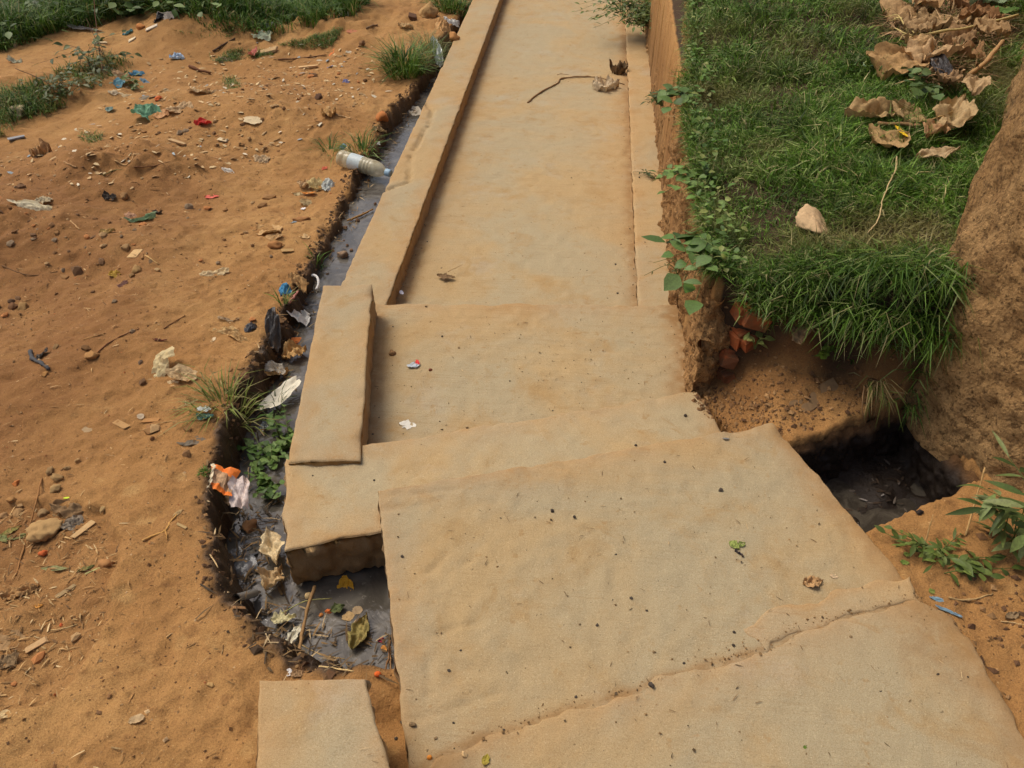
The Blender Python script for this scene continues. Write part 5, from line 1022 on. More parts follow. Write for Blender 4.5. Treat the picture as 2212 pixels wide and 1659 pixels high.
dry_leaf("brown_leaf", "brown dead leaf at the drain edge below the orange lump", "dead leaf", (1, 0), 1070, 1130, 120, 50, (176, 150, 104), 0.4, 0.9)

# ------------------------------------------------------------------ litter on the dirt: upper left
SH = sheet
SH("plastic_bag", "black plastic bag in the rubbish by the far leafy bush", "plastic bag", (0, 0), 1375, 165, 110, 90, (50, 46, 46), 0.9, puff=0.6, rough=0.4, dirty=0.1)
SH("pale_rag", "off white crumpled sheet beside the black bag", "sheet", (0, 0), 1470, 145, 190, 110, (190, 178, 160), 0.8, puff=0.3)
SH("blue_scrap", "pale blue plastic scrap below the far leafy bush", "plastic scrap", (0, 0), 1110, 290, 100, 44, (112, 170, 178), 0.7)
chip("wood_chip", "pale stick end below the far blue scrap", "wood chip", (0, 0), 1142, 348, 66, 24, (214, 196, 160), 0.2)
chip("wood_chip", "long pale splinter left of the far blue scrap", "wood chip", (0, 0), 862, 370, 120, 18, (206, 184, 144), 0.0)
chip("wood_chip", "white splinter beside the orange stone near the black bag", "wood chip", (0, 0), 1310, 243, 95, 22, (216, 200, 172), 0.2)
stone("stone", "orange brown stone below the far rubbish", "stone", (0, 0), 1222, 248, 78, 40, (186, 122, 66))
stone("stone", "beige stone among the far weeds left of the bush", "stone", (0, 0), 490, 205, 100, 60, (140, 112, 74))
SH("grey_film", "grey plastic film spread on the earth before the far grass", "plastic film", (0, 0), 790, 260, 330, 60, (140, 132, 122), 0.4, alpha=0.85)
SH("yellow_scrap", "tiny yellow scrap at the far grass edge", "scrap", (0, 0), 832, 215, 36, 20, (226, 206, 60), 0.3)
SH("blue_white_scrap", "white and blue plastic scrap in the upper middle of the dirt", "plastic scrap", (0, 0), 1520, 508, 105, 54, (172, 190, 206), 0.8, 0.3)
SH("blue_bag", "large blue plastic bag piece behind the small leafy weed", "plastic bag", (0, 0), 1172, 645, 125, 80, (78, 130, 152), 0.7, puff=0.4, dirty=0.15)
SH("blue_scrap", "small blue scrap at the left end of the beige paper", "plastic scrap", (0, 0), 1035, 728, 70, 40, (110, 156, 166), 0.7)
SH("blue_strip", "narrow blue strip right of the large blue bag", "plastic strip", (0, 0), 1252, 712, 80, 26, (112, 140, 152), 0.6, -0.7)
SH("beige_paper", "beige paper tangle under the large blue bag", "paper", (0, 0), 1075, 690, 140, 50, (186, 152, 108), 0.8)
SH("green_bag", "torn green plastic bag on the earth below the swept heap", "plastic bag", (0, 0), 1255, 1000, 210, 90, (112, 158, 122), 0.8, 0.3, puff=0.15, dirty=0.15)
SH("teal_scrap", "small teal scrap left above the green bag", "plastic scrap", (0, 0), 945, 950, 56, 36, (128, 150, 136), 0.7)
SH("blue_scrap", "small bright blue scrap above the green bag", "plastic scrap", (0, 0), 1336, 925, 40, 32, (110, 166, 178), 0.6)
SH("beige_paper", "folded beige card right of the green bag", "card", (0, 0), 1540, 955, 140, 110, (190, 156, 110), 0.5, -0.7, n_out=6)
SH("beige_paper", "orange beige scrap touching the green bag's right end", "paper", (0, 0), 1400, 988, 100, 60, (198, 146, 94), 0.4, -0.5, n_out=5)
SH("beige_paper", "crumpled beige paper right of the reddish earth in the upper dirt", "paper", (0, 0), 1750, 800, 160, 60, (200, 168, 120), 0.7, 0.2)
SH("beige_paper", "small beige paper left of the crumpled beige one", "paper", (0, 0), 1420, 790, 95, 36, (196, 168, 122), 0.6, 0.2)
SH("grey_strip", "long grey plastic strip above the green bag", "plastic strip", (0, 0), 1270, 850, 150, 28, (142, 128, 104), 0.5, -0.3)
SH("red_scrap", "torn red plastic scrap in the middle of the upper dirt", "plastic scrap", (0, 0), 1760, 1062, 135, 56, (196, 52, 40), 0.8, 0.3, dirty=0.1)
SH("white_strip", "short white card strip at the upper middle of the dirt", "card strip", (1, 0), -40, 1045, 130, 42, (214, 190, 146), 0.2, -0.05, n_out=5)
stone("stone", "white stone lying in the left grass patch", "stone", (0, 0), 145, 985, 165, 80, (206, 184, 142), flat=0.4)
stone("stone", "flat beige stone at the left edge below the far grass", "stone", (0, 0), 112, 402, 86, 32, (190, 166, 120))
SH("white_rag", "whitish crumpled paper at the left edge above the grass patch", "paper", (0, 0), 135, 535, 100, 60, (176, 172, 142), 0.8)
chip("slate_shard", "pointed grey blue slate shard at the left edge", "shard", (0, 0), 142, 1200, 130, 36, (140, 140, 140), 0.7, 0.2)
chip("flat_stick", "pale flat stick lying diagonally in the upper dirt", "stick", (0, 0), 1540, 1240, 190, 20, (186, 152, 106), -0.5, 0.5)
stick("twig", "curved pale twig left of the bare patch in the upper dirt", "twig", (0, 0), [(990, 1388), (1080, 1432), (1130, 1400), (1160, 1330)], 6, (176, 140, 92), 0.6)
stick("twig", "short brown stick at the left below the swept heap", "twig", (0, 0), [(555, 1405), (610, 1432), (665, 1455)], 8, (164, 126, 82), 0.8)
stick("twig", "dark root lying in the upper dirt near the curved twig", "twig", (0, 0), [(1160, 1450), (1330, 1440), (1470, 1400)], 6, (112, 74, 44), 0.5)
stick("twig", "thin green tipped twig below the curved pale twig", "twig", (0, 0), [(890, 1520), (990, 1475), (1060, 1470)], 5, (140, 124, 72), 0.6)
stick("stick", "dark brown branch lying right of the small white scrap far up the dirt", "branch", (0, 0), [(1640, 585), (1720, 615), (1820, 645)], 14, (104, 66, 40), 0.7)
stick("stick", "dark stick half buried near the upper right of the dirt", "stick", (0, 0), [(1840, 450), (1930, 395), (2030, 340)], 9, (84, 64, 46), 0.7)
stone("brick_bit", "orange brick crumb above the green bag", "brick fragment", (0, 0), 1370, 858, 56, 40, (190, 92, 44))
SH("beige_paper", "pale paper flake left of the small leafy weed", "paper", (0, 0), 982, 802, 76, 36, (206, 184, 146), 0.5)
SH("beige_paper", "cream paper flake below the small leafy weed", "paper", (0, 0), 1090, 832, 105, 34, (204, 178, 132), 0.5)
SH("white_scrap", "white plastic flake in the upper middle of the dirt near small stones", "scrap", (0, 0), 1975, 1485, 90, 28, (224, 214, 194), 0.5)
chip("wood_chip", "whitish chip above the white plastic flake", "wood chip", (0, 0), 1925, 1215, 80, 24, (212, 190, 150), -0.25)
dry_leaf("brown_leaf", "curled brown paper like leaf among the left clods", "dead leaf", (0, 0), 365, 1340, 170, 90, (172, 130, 84), 0.6, 1.5)
SH("red_rag", "small red rag at the upper middle by a grass patch", "rag", (0, 0), 2190, 480, 66, 70, (190, 108, 92), 0.8)
SH("grey_leaf", "grey dead leaf beside the upper middle grass patch", "dead leaf", (0, 0), 1930, 535, 120, 34, (150, 130, 96), 0.6, -0.1)
# upper middle
SH("white_paper", "white crumpled paper in the grass at the top of the dirt", "paper", (1, 0), 255, 145, 105, 56, (214, 190, 150), 0.8, puff=0.3)
SH("white_paper", "small white paper twist left of the crumpled one in the grass", "paper", (1, 0), 112, 220, 76, 26, (220, 214, 200), 0.6, 0.4)
SH("green_white_bag", "whitish green plastic bag at the grass edge, upper middle", "plastic bag", (1, 0), 62, 305, 150, 80, (178, 184, 150), 0.8, puff=0.2)
SH("yellow_rag", "yellowish scrap touching the whitish green bag", "scrap", (1, 0), 165, 300, 70, 50, (206, 164, 92), 0.7)
chip("white_chip", "white card chip on red brown earth near the top", "card", (1, 0), 765, 122, 74, 26, (220, 206, 180), 0.05)
stone("brick_bit", "red brown brick piece beside the white card chip", "brick fragment", (1, 0), 692, 124, 70, 36, (160, 86, 54))
stone("stone", "large smooth tan boulder at the top of the dirt", "stone", (1, 0), 1480, 132, 190, 100, (170, 134, 84), rough=0.15)
chip("dark_block", "dark brown square block left of the tan boulder", "wood block", (1, 0), 1356, 168, 64, 32, (96, 66, 44), 0.0, 0.6)
dry_leaf("brown_leaf", "pale dead leaf on the upper dirt left of the drain end", "dead leaf", (1, 0), 1295, 240, 130, 50, (190, 156, 106), 0.1, 1.1)
stick("stick", "grey brown bent stick lying in the upper dirt", "stick", (1, 0), [(950, 255), (1000, 235), (1050, 222)], 9, (128, 100, 68), 0.7)
SH("red_sheet", "reddish flat scrap left of the bent stick", "scrap", (1, 0), 825, 272, 80, 32, (176, 108, 70), 0.2)
SH("orange_scrap", "orange triangular scrap in the upper middle", "scrap", (1, 0), 660, 457, 60, 38, (216, 116, 52), 0.4, n_out=4)
SH("blue_scrap", "small blue scrap on the smooth upper dirt", "scrap", (1, 0), 640, 580, 42, 26, (112, 130, 190), 0.5)
SH("blue_scrap", "torn blue violet scrap below the small blue one", "scrap", (1, 0), 772, 711, 60, 34, (120, 120, 156), 0.8)
SH("orange_scrap", "short orange strip in the thin grass patch", "scrap", (1, 0), 500, 352, 50, 20, (206, 150, 76), 0.3)
SH("white_scrap", "white scrap right of the orange triangle", "scrap", (1, 0), 815, 456, 66, 24, (220, 206, 176), 0.5)
chip("flat_stick", "pale flat stick below the orange triangular scrap", "stick", (1, 0), 450, 588, 160, 18, (206, 168, 116), 0.05, 0.5)
chip("flat_stick", "pale wood splinter at the left of the upper middle dirt", "stick", (1, 0), 110, 450, 150, 20, (190, 156, 108), 0.0, 0.5)
stick("stick", "dark thin branch above the pale flat stick", "branch", (1, 0), [(190, 520), (330, 515), (470, 500), (610, 480)], 7, (108, 74, 48), 0.6)
stone("dung", "dark brown dung lump on the smooth dirt", "dung", (1, 0), 542, 848, 66, 56, (84, 58, 40), rough=0.35)
stone("dung", "small dark lump right of the violet scrap", "clod", (1, 0), 950, 706, 44, 26, (100, 70, 42))
stone("dung", "dark clod cluster above the dung lump", "clod", (1, 0), 910, 392, 70, 40, (116, 82, 50), rough=0.35)
dry_leaf("brown_leaf", "curly pale leaf fragment in the smooth middle dirt", "dead leaf", (1, 0), 635, 995, 130, 76, (196, 156, 100), 0.5, 1.3, lobes=0.3)
stick("twig", "wavy pale twig right of the curly leaf fragment", "twig", (1, 0), [(690, 985), (720, 1005), (770, 1015), (820, 1030)], 6, (190, 154, 106), 0.6)
stick("twig", "short pale twig left of the curly leaf fragment", "twig", (1, 0), [(372, 935), (395, 965), (420, 990)], 5, (190, 154, 106), 0.6)
SH("blue_scrap", "pale blue scrap in the grass behind the bottle", "scrap", (1, 0), 758, 1285, 70, 34, (142, 170, 180), 0.7)
SH("beige_rag", "crumpled beige rag above the bottle base", "rag", (1, 0), 790, 1325, 110, 60, (192, 160, 112), 0.9)
SH("red_scrap", "small red scrap below the bottle base", "scrap", (1, 0), 592, 1456, 52, 28, (196, 92, 60), 0.5)
dry_leaf("beige_leaf", "upright pointed beige leaf below the bottle", "dead leaf", (1, 0), 415, 1615, 120, 66, (190, 156, 112), 1.4, 0.9, 0.01)
SH("cream_paper", "cream crumpled paper between the pointed leaf and grey plastic", "paper", (1, 0), 515, 1625, 130, 54, (208, 184, 124), 0.8)
SH("grey_plastic", "whitish grey plastic ball below the bottle", "plastic scrap", (1, 0), 625, 1612, 100, 84, (190, 192, 180), 1.0, puff=0.4)
SH("beige_paper", "crumpled beige paper at the middle of the dirt, left of the bottle", "paper", (1, 0), 45, 1385, 140, 90, (198, 170, 128), 0.8)

# ------------------------------------------------------------------ litter on the dirt: middle left
SH("white_bag", "white plastic bag lying crumpled at the left edge", "plastic bag", (0, 1), 300, 128, 360, 70, (204, 190, 154), 0.7, -0.2, puff=0.15, dirty=0.2)
SH("white_bag", "frilly white plastic knot above the crumpled left bag", "plastic bag", (0, 1), 368, 78, 130, 70, (200, 182, 144), 0.9, puff=0.3)
SH("green_twist", "twisted green plastic strip with dark end", "plastic strip", (0, 1), 1228, 238, 210, 46, (134, 160, 116), 0.9, 0.62)
SH("dark_scrap", "dark scrap at the end of the green twist", "scrap", (0, 1), 1360, 182, 110, 34, (84, 72, 60), 0.7, -0.4)
SH("red_scrap", "flat coral red scrap in the middle dirt", "scrap", (0, 1), 1835, 42, 86, 26, (222, 104, 84), 0.3, 0.2, n_out=5)
SH("dark_leaf", "dark leathery scrap beside a stone in the middle dirt", "scrap", (0, 1), 950, 48, 100, 44, (64, 54, 42), 0.8)
chip("beige_chip", "upright beige wood fibre chip in the middle dirt", "wood chip", (0, 1), 1168, 540, 100, 76, (196, 160, 108), 1.2, 0.12)
stick("straw", "pale straw right of the beige fibre chip", "straw", (0, 1), [(1190, 510), (1290, 572), (1372, 628)], 6, (196, 158, 100), 0.8)
SH("yellow_scrap", "dull yellow plastic scrap left of the round stones", "scrap", (0, 1), 985, 715, 100, 44, (178, 142, 52), 0.8)
SH("maroon_scrap", "maroon plastic scrap below the yellow one", "scrap", (0, 1), 1062, 795, 86, 40, (112, 74, 60), 0.6)
SH("white_paper", "white curled paper flake in the middle dirt", "paper", (0, 1), 1850, 715, 220, 60, (214, 188, 140), 0.7, 0.2)
stick("twig", "long thin curved twig at the left edge", "twig", (0, 1), [(20, 640), (200, 712), (330, 722), (500, 690)], 5, (112, 82, 52), 0.6)
stick("twig", "straight pale twig in the lower left dirt", "twig", (0, 1), [(725, 1278), (820, 1250), (912, 1222)], 6, (164, 122, 72), 0.8)
stick("root", "long dark surface root in the lower left dirt", "root", (0, 1), [(850, 1388), (940, 1310), (1060, 1245), (1205, 1185)], 7, (116, 74, 46), 0.6)
stick("root", "thin dark root with pale fork right of the long one", "root", (0, 1), [(1415, 1185), (1500, 1130), (1600, 1070)], 5, (120, 80, 50), 0.6)
SH("maroon_leaf", "small maroon leaf bit right of the long dark root", "dead leaf", (0, 1), 1385, 1285, 110, 28, (116, 62, 42), 0.8)
o = stick("rubber_strip", "bent dark grey rubber strip at the left", "rubber strip", (0, 1), [(270, 1390), (290, 1452), (375, 1500), (432, 1545)], 20, (74, 74, 74), 0.6)
SH("grey_crumple", "dark grey crumpled scrap touching the rubber strip", "scrap", (0, 1), 352, 1420, 130, 70, (92, 84, 74), 1.0)
SH("big_white_bag", "large pale yellow plastic bag standing crumpled on the dirt", "plastic bag", (0, 1), 1400, 1520, 250, 250, (216, 196, 146), 0.55, -0.7, puff=0.35, dirty=0.1, transl=0.3, n_out=7, tilt=0.5)
SH("cream_paper", "crumpled cream paper right of the large pale bag", "paper", (0, 1), 1580, 1605, 190, 80, (206, 176, 128), 0.7)
SH("cream_paper", "small cream paper below the large pale bag", "paper", (0, 1), 1495, 1645, 80, 40, (208, 180, 134), 0.4)
SH("beige_shreds", "cream shredded wood bark near the drain bank", "bark", (0, 1), 1960, 1215, 220, 60, (206, 170, 112), 0.9, -0.1)
SH("beige_shreds", "pale bark strip below the cream shreds by the drain bank", "bark", (0, 1), 2060, 1265, 170, 54, (196, 158, 102), 0.9, -0.5)
SH("white_flake", "white flake left of the cream bark shreds", "scrap", (0, 1), 1840, 1283, 60, 50, (214, 190, 150), 0.4, n_out=5)
SH("grey_feather", "grey feathery plastic wisp above the cream bark", "plastic scrap", (0, 1), 1975, 1105, 170, 60, (164, 140, 106), 0.7, alpha=0.8)
SH("dark_boot", "dark grey rubber scrap at the drain bank above the bark", "rubber scrap", (0, 1), 2165, 1170, 80, 110, (66, 66, 68), 0.8, puff=0.3, rough=0.5)
SH("pale_flake", "pale rough flake left of the green twist", "scrap", (0, 1), 1132, 216, 76, 46, (196, 152, 116), 0.6)
dry_leaf("curled_leaf", "yellowish curled leaf below the green twist", "dead leaf", (0, 1), 930, 352, 130, 40, (190, 158, 96), 0.5, 1.4)
stick("straw", "short pale straw left of the yellowish curled leaf", "straw", (0, 1), [(612, 255), (650, 290), (690, 332)], 6, (196, 156, 104), 0.8)
SH("beige_leaf", "large folded beige leaf paper on the dirt beside the drain", "paper", (1, 1), 100, 345, 210, 140, (196, 156, 100), 0.5, 0.5, n_out=7)
SH("beige_leaf", "small beige paper piece under the folded beige paper", "paper", (1, 1), 150, 395, 120, 60, (190, 150, 96), 0.5, 0.2)
SH("white_scrap", "tiny bright white scrap on the bank", "scrap", (1, 1), 410, 145, 44, 24, (234, 228, 220), 0.3, dirty=0.0)
SH("clear_scrap", "translucent plastic scrap above the tiny white one", "plastic scrap", (1, 1), 440, 92, 100, 54, (176, 154, 108), 0.5, alpha=0.8)
SH("orange_peel", "orange peel strip on crumpled paper below the bottle", "peel", (1, 1), 452, 30, 105, 26, (214, 136, 52), 0.4, 0.2, lift=0.012)
SH("cream_paper", "cream paper under the orange peel strip", "paper", (1, 1), 430, 22, 180, 50, (200, 176, 126), 0.7, 0.2)
SH("beige_flake", "beige torn flake right of the folded beige paper", "paper", (1, 1), 415, 390, 100, 48, (200, 166, 114), 0.5)
chip("wood_chip", "greenish wood chip on the bank below the beige flake", "wood chip", (1, 1), 270, 508, 100, 26, (178, 142, 90), 0.35)
stone("stone", "brown clod like stone below the folded beige paper", "stone", (1, 1), 165, 472, 125, 66, (162, 112, 64))
stone("stone", "long brown stone beside blue crumb on the bank", "stone", (1, 1), 395, 240, 150, 40, (150, 104, 60), flat=0.5)
SH("blue_crumb", "small pale blue crumb left of the long brown stone", "scrap", (1, 1), 322, 263, 42, 30, (140, 156, 160), 0.4)

# ------------------------------------------------------------------ litter on the dirt: lower left
SH("grey_paper", "flat greyish paper square in the lower left dirt", "paper", (0, 2), 755, 380, 160, 84, (164, 136, 96), 0.15, 0.25, n_out=5, irr=0.15)
SH("grey_plastic", "dark grey torn plastic piece near the pool", "plastic scrap", (0, 2), 1672, 492, 200, 100, (108, 96, 78), 0.35, 0.1, n_out=10)
chip("bark_chip", "pale flat bark strip left of the pool, upper one", "bark", (0, 2), 1050, 355, 150, 46, (172, 132, 82), -0.6, 0.2)
chip("bark_chip", "flat brown bark strip right of the pale one", "bark", (0, 2), 1265, 320, 210, 34, (170, 122, 70), 0.1, 0.2)
chip("bark_chip", "thin dark bark splinter below the brown strip", "bark", (0, 2), 1287, 398, 130, 24, (140, 100, 60), -1.2, 0.3)
stick("straw", "long pale straw lying towards the pool", "straw", (0, 2), [(1215, 408), (1340, 355), (1480, 325), (1590, 330)], 5, (190, 150, 96), 0.6)
SH("white_flake", "small pale square flake above the brown bark strip", "scrap", (0, 2), 1220, 282, 50, 40, (190, 168, 136), 0.2, n_out=4)
stone("stone", "small dark pebble below the dark bark splinter", "pebble", (0, 2), 1320, 475, 46, 36, (116, 78, 46))
fk = stick("dry_twig", "forked dry grass stalk on the smooth dirt", "twig", (0, 2), [(1230, 1360), (1340, 1310), (1430, 1270), (1480, 1190), (1530, 1130)], 9, (196, 148, 80), 0.7)
SH("leaf_end", None, None, (0, 2), 1532, 1118, 40, 80, (178, 146, 96), 0.4, -0.3, parent=fk)
stick("side_stem", None, None, (0, 2), [(1430, 1270), (1440, 1310), (1447, 1345)], 8, (190, 142, 78), 0.7, parent=fk)
chip("wood_chip", "pale chip right of the forked dry stalk", "wood chip", (0, 2), 1570, 1230, 95, 22, (176, 146, 96), -0.35)
stone("clod", "big porous tan clod in the lower left litter", "clod", (0, 2), 400, 1290, 310, 200, (166, 132, 84), rough=0.22, flat=0.45, cuts=7, sub=3)
SH("grey_clump", "grey and black paper clump behind the tan clod", "paper", (0, 2), 620, 1220, 210, 130, (136, 122, 102), 0.9, puff=0.4)
chip("wood_chip", "pale flat wood slat right of the tan clod", "wood chip", (0, 2), 722, 1262, 210, 44, (190, 154, 104), 1.05, 0.2)
stick("dry_reed", "long brown reed lying down the left litter", "reed", (0, 2), [(362, 820), (320, 1000), (270, 1200), (200, 1440), (140, 1660)], 8, (150, 106, 60), 0.8)
dry_leaf("grey_leaf", "broad grey brown leaf above the tan clod", "dead leaf", (0, 2), 600, 1090, 330, 110, (142, 112, 76), -0.15, 0.9)
dry_leaf("grey_leaf", "pointed grey leaf below the broad grey one", "dead leaf", (0, 2), 490, 1130, 150, 66, (154, 124, 84), -0.8, 0.7)
dry_leaf("green_leaf", "fallen olive green leaf at the left edge, upper one", "leaf", (0, 2), 100, 1270, 170, 52, (138, 128, 66), 0.8, 0.5)
dry_leaf("green_leaf", "fallen grey green leaf at the left edge, lower one", "leaf", (0, 2), 170, 1320, 200, 50, (128, 124, 74), 0.45, 0.5)
dry_leaf("green_leaf", "fallen dull green leaf cut by the left picture edge", "leaf", (0, 2), 30, 1340, 150, 54, (120, 124, 74), -0.7, 0.5)
stone("brick_bit", "orange red brick fragment below the tan clod", "brick fragment", (0, 2), 385, 1466, 96, 50, (184, 92, 46))
stone("brick_bit", "orange brick crumb left of the long reed", "brick fragment", (0, 2), 140, 866, 70, 60, (190, 116, 60))
SH("neon_scrap", "tiny neon yellow green scrap in the lower left dirt", "scrap", (0, 2), 575, 985, 44, 14, (206, 222, 60), 0.2, dirty=0.0, n_out=5)
stone("stone", "upright pale pebble chip right of the broad grey leaf", "pebble", (0, 2), 893, 1080, 42, 84, (160, 130, 84))
chip("green_straw", "pale green grass blade in the lower litter", "straw", (0, 2), 800, 1620, 130, 14, (164, 160, 100), 0.35)
dry_leaf("green_leaf", "flat grey green leaf in the lower litter", "leaf", (0, 2), 480, 1600, 260, 50, (140, 136, 88), -0.05, 0.4)
dry_leaf("green_leaf", "greenish leaf curl above the pale green blade", "leaf", (0, 2), 745, 1600, 150, 44, (128, 128, 72), 0.35, 0.8)
stone("clod", "brown earth lump at the edge of the lower litter", "clod", (0, 2), 920, 1560, 130, 90, (166, 118, 70))
dry_leaf("brown_leaf", "folded tan leaf in the lower left litter", "dead leaf", (0, 3), 190, 150, 290, 140, (176, 134, 84), 0.6, 1.1)
chip("wood_chip", "grey flat chip right of the folded tan leaf", "wood chip", (0, 3), 568, 135, 160, 38, (150, 124, 84), 0.75, 0.15)
dry_leaf("orange_leaf", "small orange leaf below the folded tan leaf", "dead leaf", (0, 3), 333, 262, 80, 40, (206, 142, 64), 0.3, 0.4)
stone("brick_bit", "tiny red brick chip in the lower left litter", "brick fragment", (0, 3), 530, 430, 44, 36, (176, 84, 42))
stick("straw", "pale straw beside the tiny red brick chip", "straw", (0, 3), [(440, 472), (560, 455), (670, 420)], 6, (190, 158, 106), 0.7)
chip("wood_chip", "beige oval bark chip in the lower left litter", "bark", (0, 3), 312, 600, 180, 52, (190, 152, 104), 0.75, 0.2)
dry_leaf("grey_leaf", "grey brown leaf at the lower left below the tan sheet", "dead leaf", (0, 3), 95, 745, 200, 140, (142, 116, 82), -0.7, 0.8)
SH("tan_sheet", "flat tan leaf sheet at the left picture edge", "dead leaf", (0, 3), 75, 570, 170, 180, (160, 124, 78), 0.25)
SH("pale_paper", "pale torn paper at the left edge near the bottom", "paper", (0, 3), 35, 1210, 110, 90, (204, 176, 126), 0.6)
SH("pale_paper", "lone beige card piece on the bare lower dirt", "card", (0, 3), 1180, 1245, 120, 76, (190, 160, 116), 0.3, 0.75, n_out=5)
stone("stone", "flat tan pebble on the bare lower dirt", "pebble", (0, 3), 1820, 945, 70, 46, (172, 136, 84))
stick("twig", "short straight twig on the bare lower dirt", "twig", (0, 3), [(1112, 1098), (1135, 1058), (1160, 1015)], 5, (176, 132, 80), 0.8)
stick("twig", "thin dark twig near the pool on bare dirt", "twig", (0, 3), [(1930, 600), (1925, 640), (1918, 675)], 5, (116, 86, 54), 0.8)
stick("straw", "short chip of straw on the smooth lower dirt", "straw", (0, 3), [(1440, 532), (1470, 512), (1495, 498)], 7, (190, 154, 104), 0.8)
stick("straw", "thin straw slanting into the pool at its left bank", "straw", (0, 2), [(1815, 1475), (1860, 1560), (1910, 1655)], 6, (190, 160, 112), 0.8, lifts=[0.0, 0.02, 0.03])

# ------------------------------------------------------------------ named stones on the dirt
for c, r, x, y, w_, h_, rgb, lab in [
    (0, 1, 205, 1000, 96, 84, (150, 116, 70), "largest round tan stone at the left edge of the dirt"), (0, 1, 112, 1000, 70, 56, (112, 78, 48), "dark stone left of the large round tan one"),
    (0, 1, 100, 948, 60, 40, (96, 72, 50), "smaller dark stone above the dark one at the left edge"), (0, 1, 1090, 490, 86, 44, (150, 118, 76), "oval grey tan stone left of the beige fibre chip"),
    (0, 1, 1182, 685, 84, 78, (156, 122, 74), "long rounded tan stone in the middle dirt"), (0, 1, 1140, 725, 46, 36, (140, 108, 66), "small round stone touching the long rounded one"),
    (0, 1, 1303, 605, 44, 52, (116, 92, 64), "dark round stone at the end of the pale straw"), (0, 1, 1362, 680, 54, 30, (172, 140, 94), "flat pale stone below the dark round one"),
    (0, 1, 795, 1422, 100, 76, (166, 122, 72), "tan stone at the lower end of the dark root"), (0, 1, 740, 1355, 100, 36, (110, 78, 44), "flat dark stone above the tan root stone"),
    (0, 1, 490, 1346, 56, 56, (128, 98, 60), "round brown stone left of the flat dark one"), (0, 1, 395, 1578, 50, 56, (176, 128, 72), "orange tan pebble below the rubber strip"),
    (0, 1, 1072, 42, 80, 52, (156, 118, 74), "tan stone right of the dark leathery scrap"), (0, 1, 1216, 1478, 42, 46, (104, 82, 62), "dark pebble left of the large pale bag"),
    (0, 2, 490, 820, 110, 70, (150, 118, 74), "tan stone at the top of the lower left litter"), (0, 2, 486, 915, 90, 76, (160, 128, 82), "second tan stone, just below the top one of the litter"),
    (0, 2, 160, 1130, 90, 86, (150, 116, 74), "brownish stone left of the long reed"), (0, 2, 98, 1012, 100, 62, (156, 114, 66), "flat brown stone near the left edge above the leaves"),
    (0, 2, 582, 732, 66, 46, (140, 110, 70), "small tan stone right above the litter's top stone"), (0, 2, 372, 1132, 96, 66, (150, 120, 80), "angular tan stone left of the grey leaves"),
    (0, 2, 432, 762, 60, 80, (142, 112, 72), "upright tan stone above the litter's top stone"), (0, 2, 40, 1150, 100, 50, (156, 120, 78), "tan stone cut by the left picture edge"), (0, 2, 180, 1060, 66, 40, (150, 118, 78), "small tan stone between flat brown stone and reed"),
    (0, 2, 670, 670, 56, 40, (168, 132, 84), "pale small stone highest of the litter stones")]:
    stone("stone", lab, "stone", (c, r), x, y, w_, h_, rgb)

# ------------------------------------------------------------------ pebbles, clods, chaff
r_ = np.random.default_rng(5)
protos = [rock_mesh(900 + i, 1, 0.3, 4) for i in range(6)]
pm = []
for i, (v, f) in enumerate(protos):
    me_o = mesh_obj("pebble_shape", v, f, litter([(150, 110, 66), (132, 96, 60), (168, 134, 90), (112, 82, 54), (176, 116, 66), (140, 118, 90)][i], 0.92, 0.4), smooth=False, origin=(0, 0, 0)); pm.append(me_o.data); bpy.data.objects.remove(me_o)
dirt_poly = [PL(*q)[:2] for q in [(-60, 1700), (-60, 350), (250, 330), (500, 140), (820, 130), (760, 330), (620, 590), (470, 860), (400, 1060), (400, 1240), (520, 1440), (540, 1700)]]
q = in_poly(dirt_poly, 900, r_); cl = fbm(q[:, 0], q[:, 1], 3, 2.4, 3) + 0.4 * sstep(-1.2, -1.9, q[:, 0]); q = q[np.argsort(-(cl + r_.normal(0, 0.35, len(q))))[:180]]
zq = gz(q[:, 0], q[:, 1])
for i in range(len(q)):
    o = bpy.data.objects.new("pebble", pm[i % 6]); COL.objects.link(o); s = r_.gamma(2.2, 0.0032) + 0.004
    o.location = (q[i, 0], q[i, 1], zq[i] + s * 0.2); o.scale = (s * r_.uniform(.8, 1.4), s * r_.uniform(.8, 1.3), s * r_.uniform(.5, .9)); o.rotation_euler = (0, 0, r_.uniform(0, 6.28))
    tag(o, "small brown pebble scattered loose on the bare dirt", "pebble", "pebbles on the dirt")

def octs(P_, S_, C_, r_):                                # many tiny angular crumbs
    n = len(P_); a = r_.uniform(0, 6.28, n); k = r_.uniform(0.6, 1.3, (n, 3)) * S_[:, None]; k[:, 2] *= 0.65
    base = np.array([[1, 0, 0], [0, 1, 0], [-1, 0, 0], [0, -1, 0], [0, 0, 1], [0, 0, -1.0]]); v = base[None] * k[:, None]
    v = v + r_.normal(0, 0.18, v.shape) * S_[:, None, None]
    x = v[..., 0] * np.cos(a)[:, None] - v[..., 1] * np.sin(a)[:, None]; y = v[..., 0] * np.sin(a)[:, None] + v[..., 1] * np.cos(a)[:, None]
    V = np.stack([x, y, v[..., 2]], -1) + P_[:, None]
    f = np.array([[0, 1, 4], [1, 2, 4], [2, 3, 4], [3, 0, 4], [1, 0, 5], [2, 1, 5], [3, 2, 5], [0, 3, 5]])
    return V.reshape(-1, 3), (np.arange(n) * 6)[:, None, None] + f[None], np.repeat(C_, 6, 0)
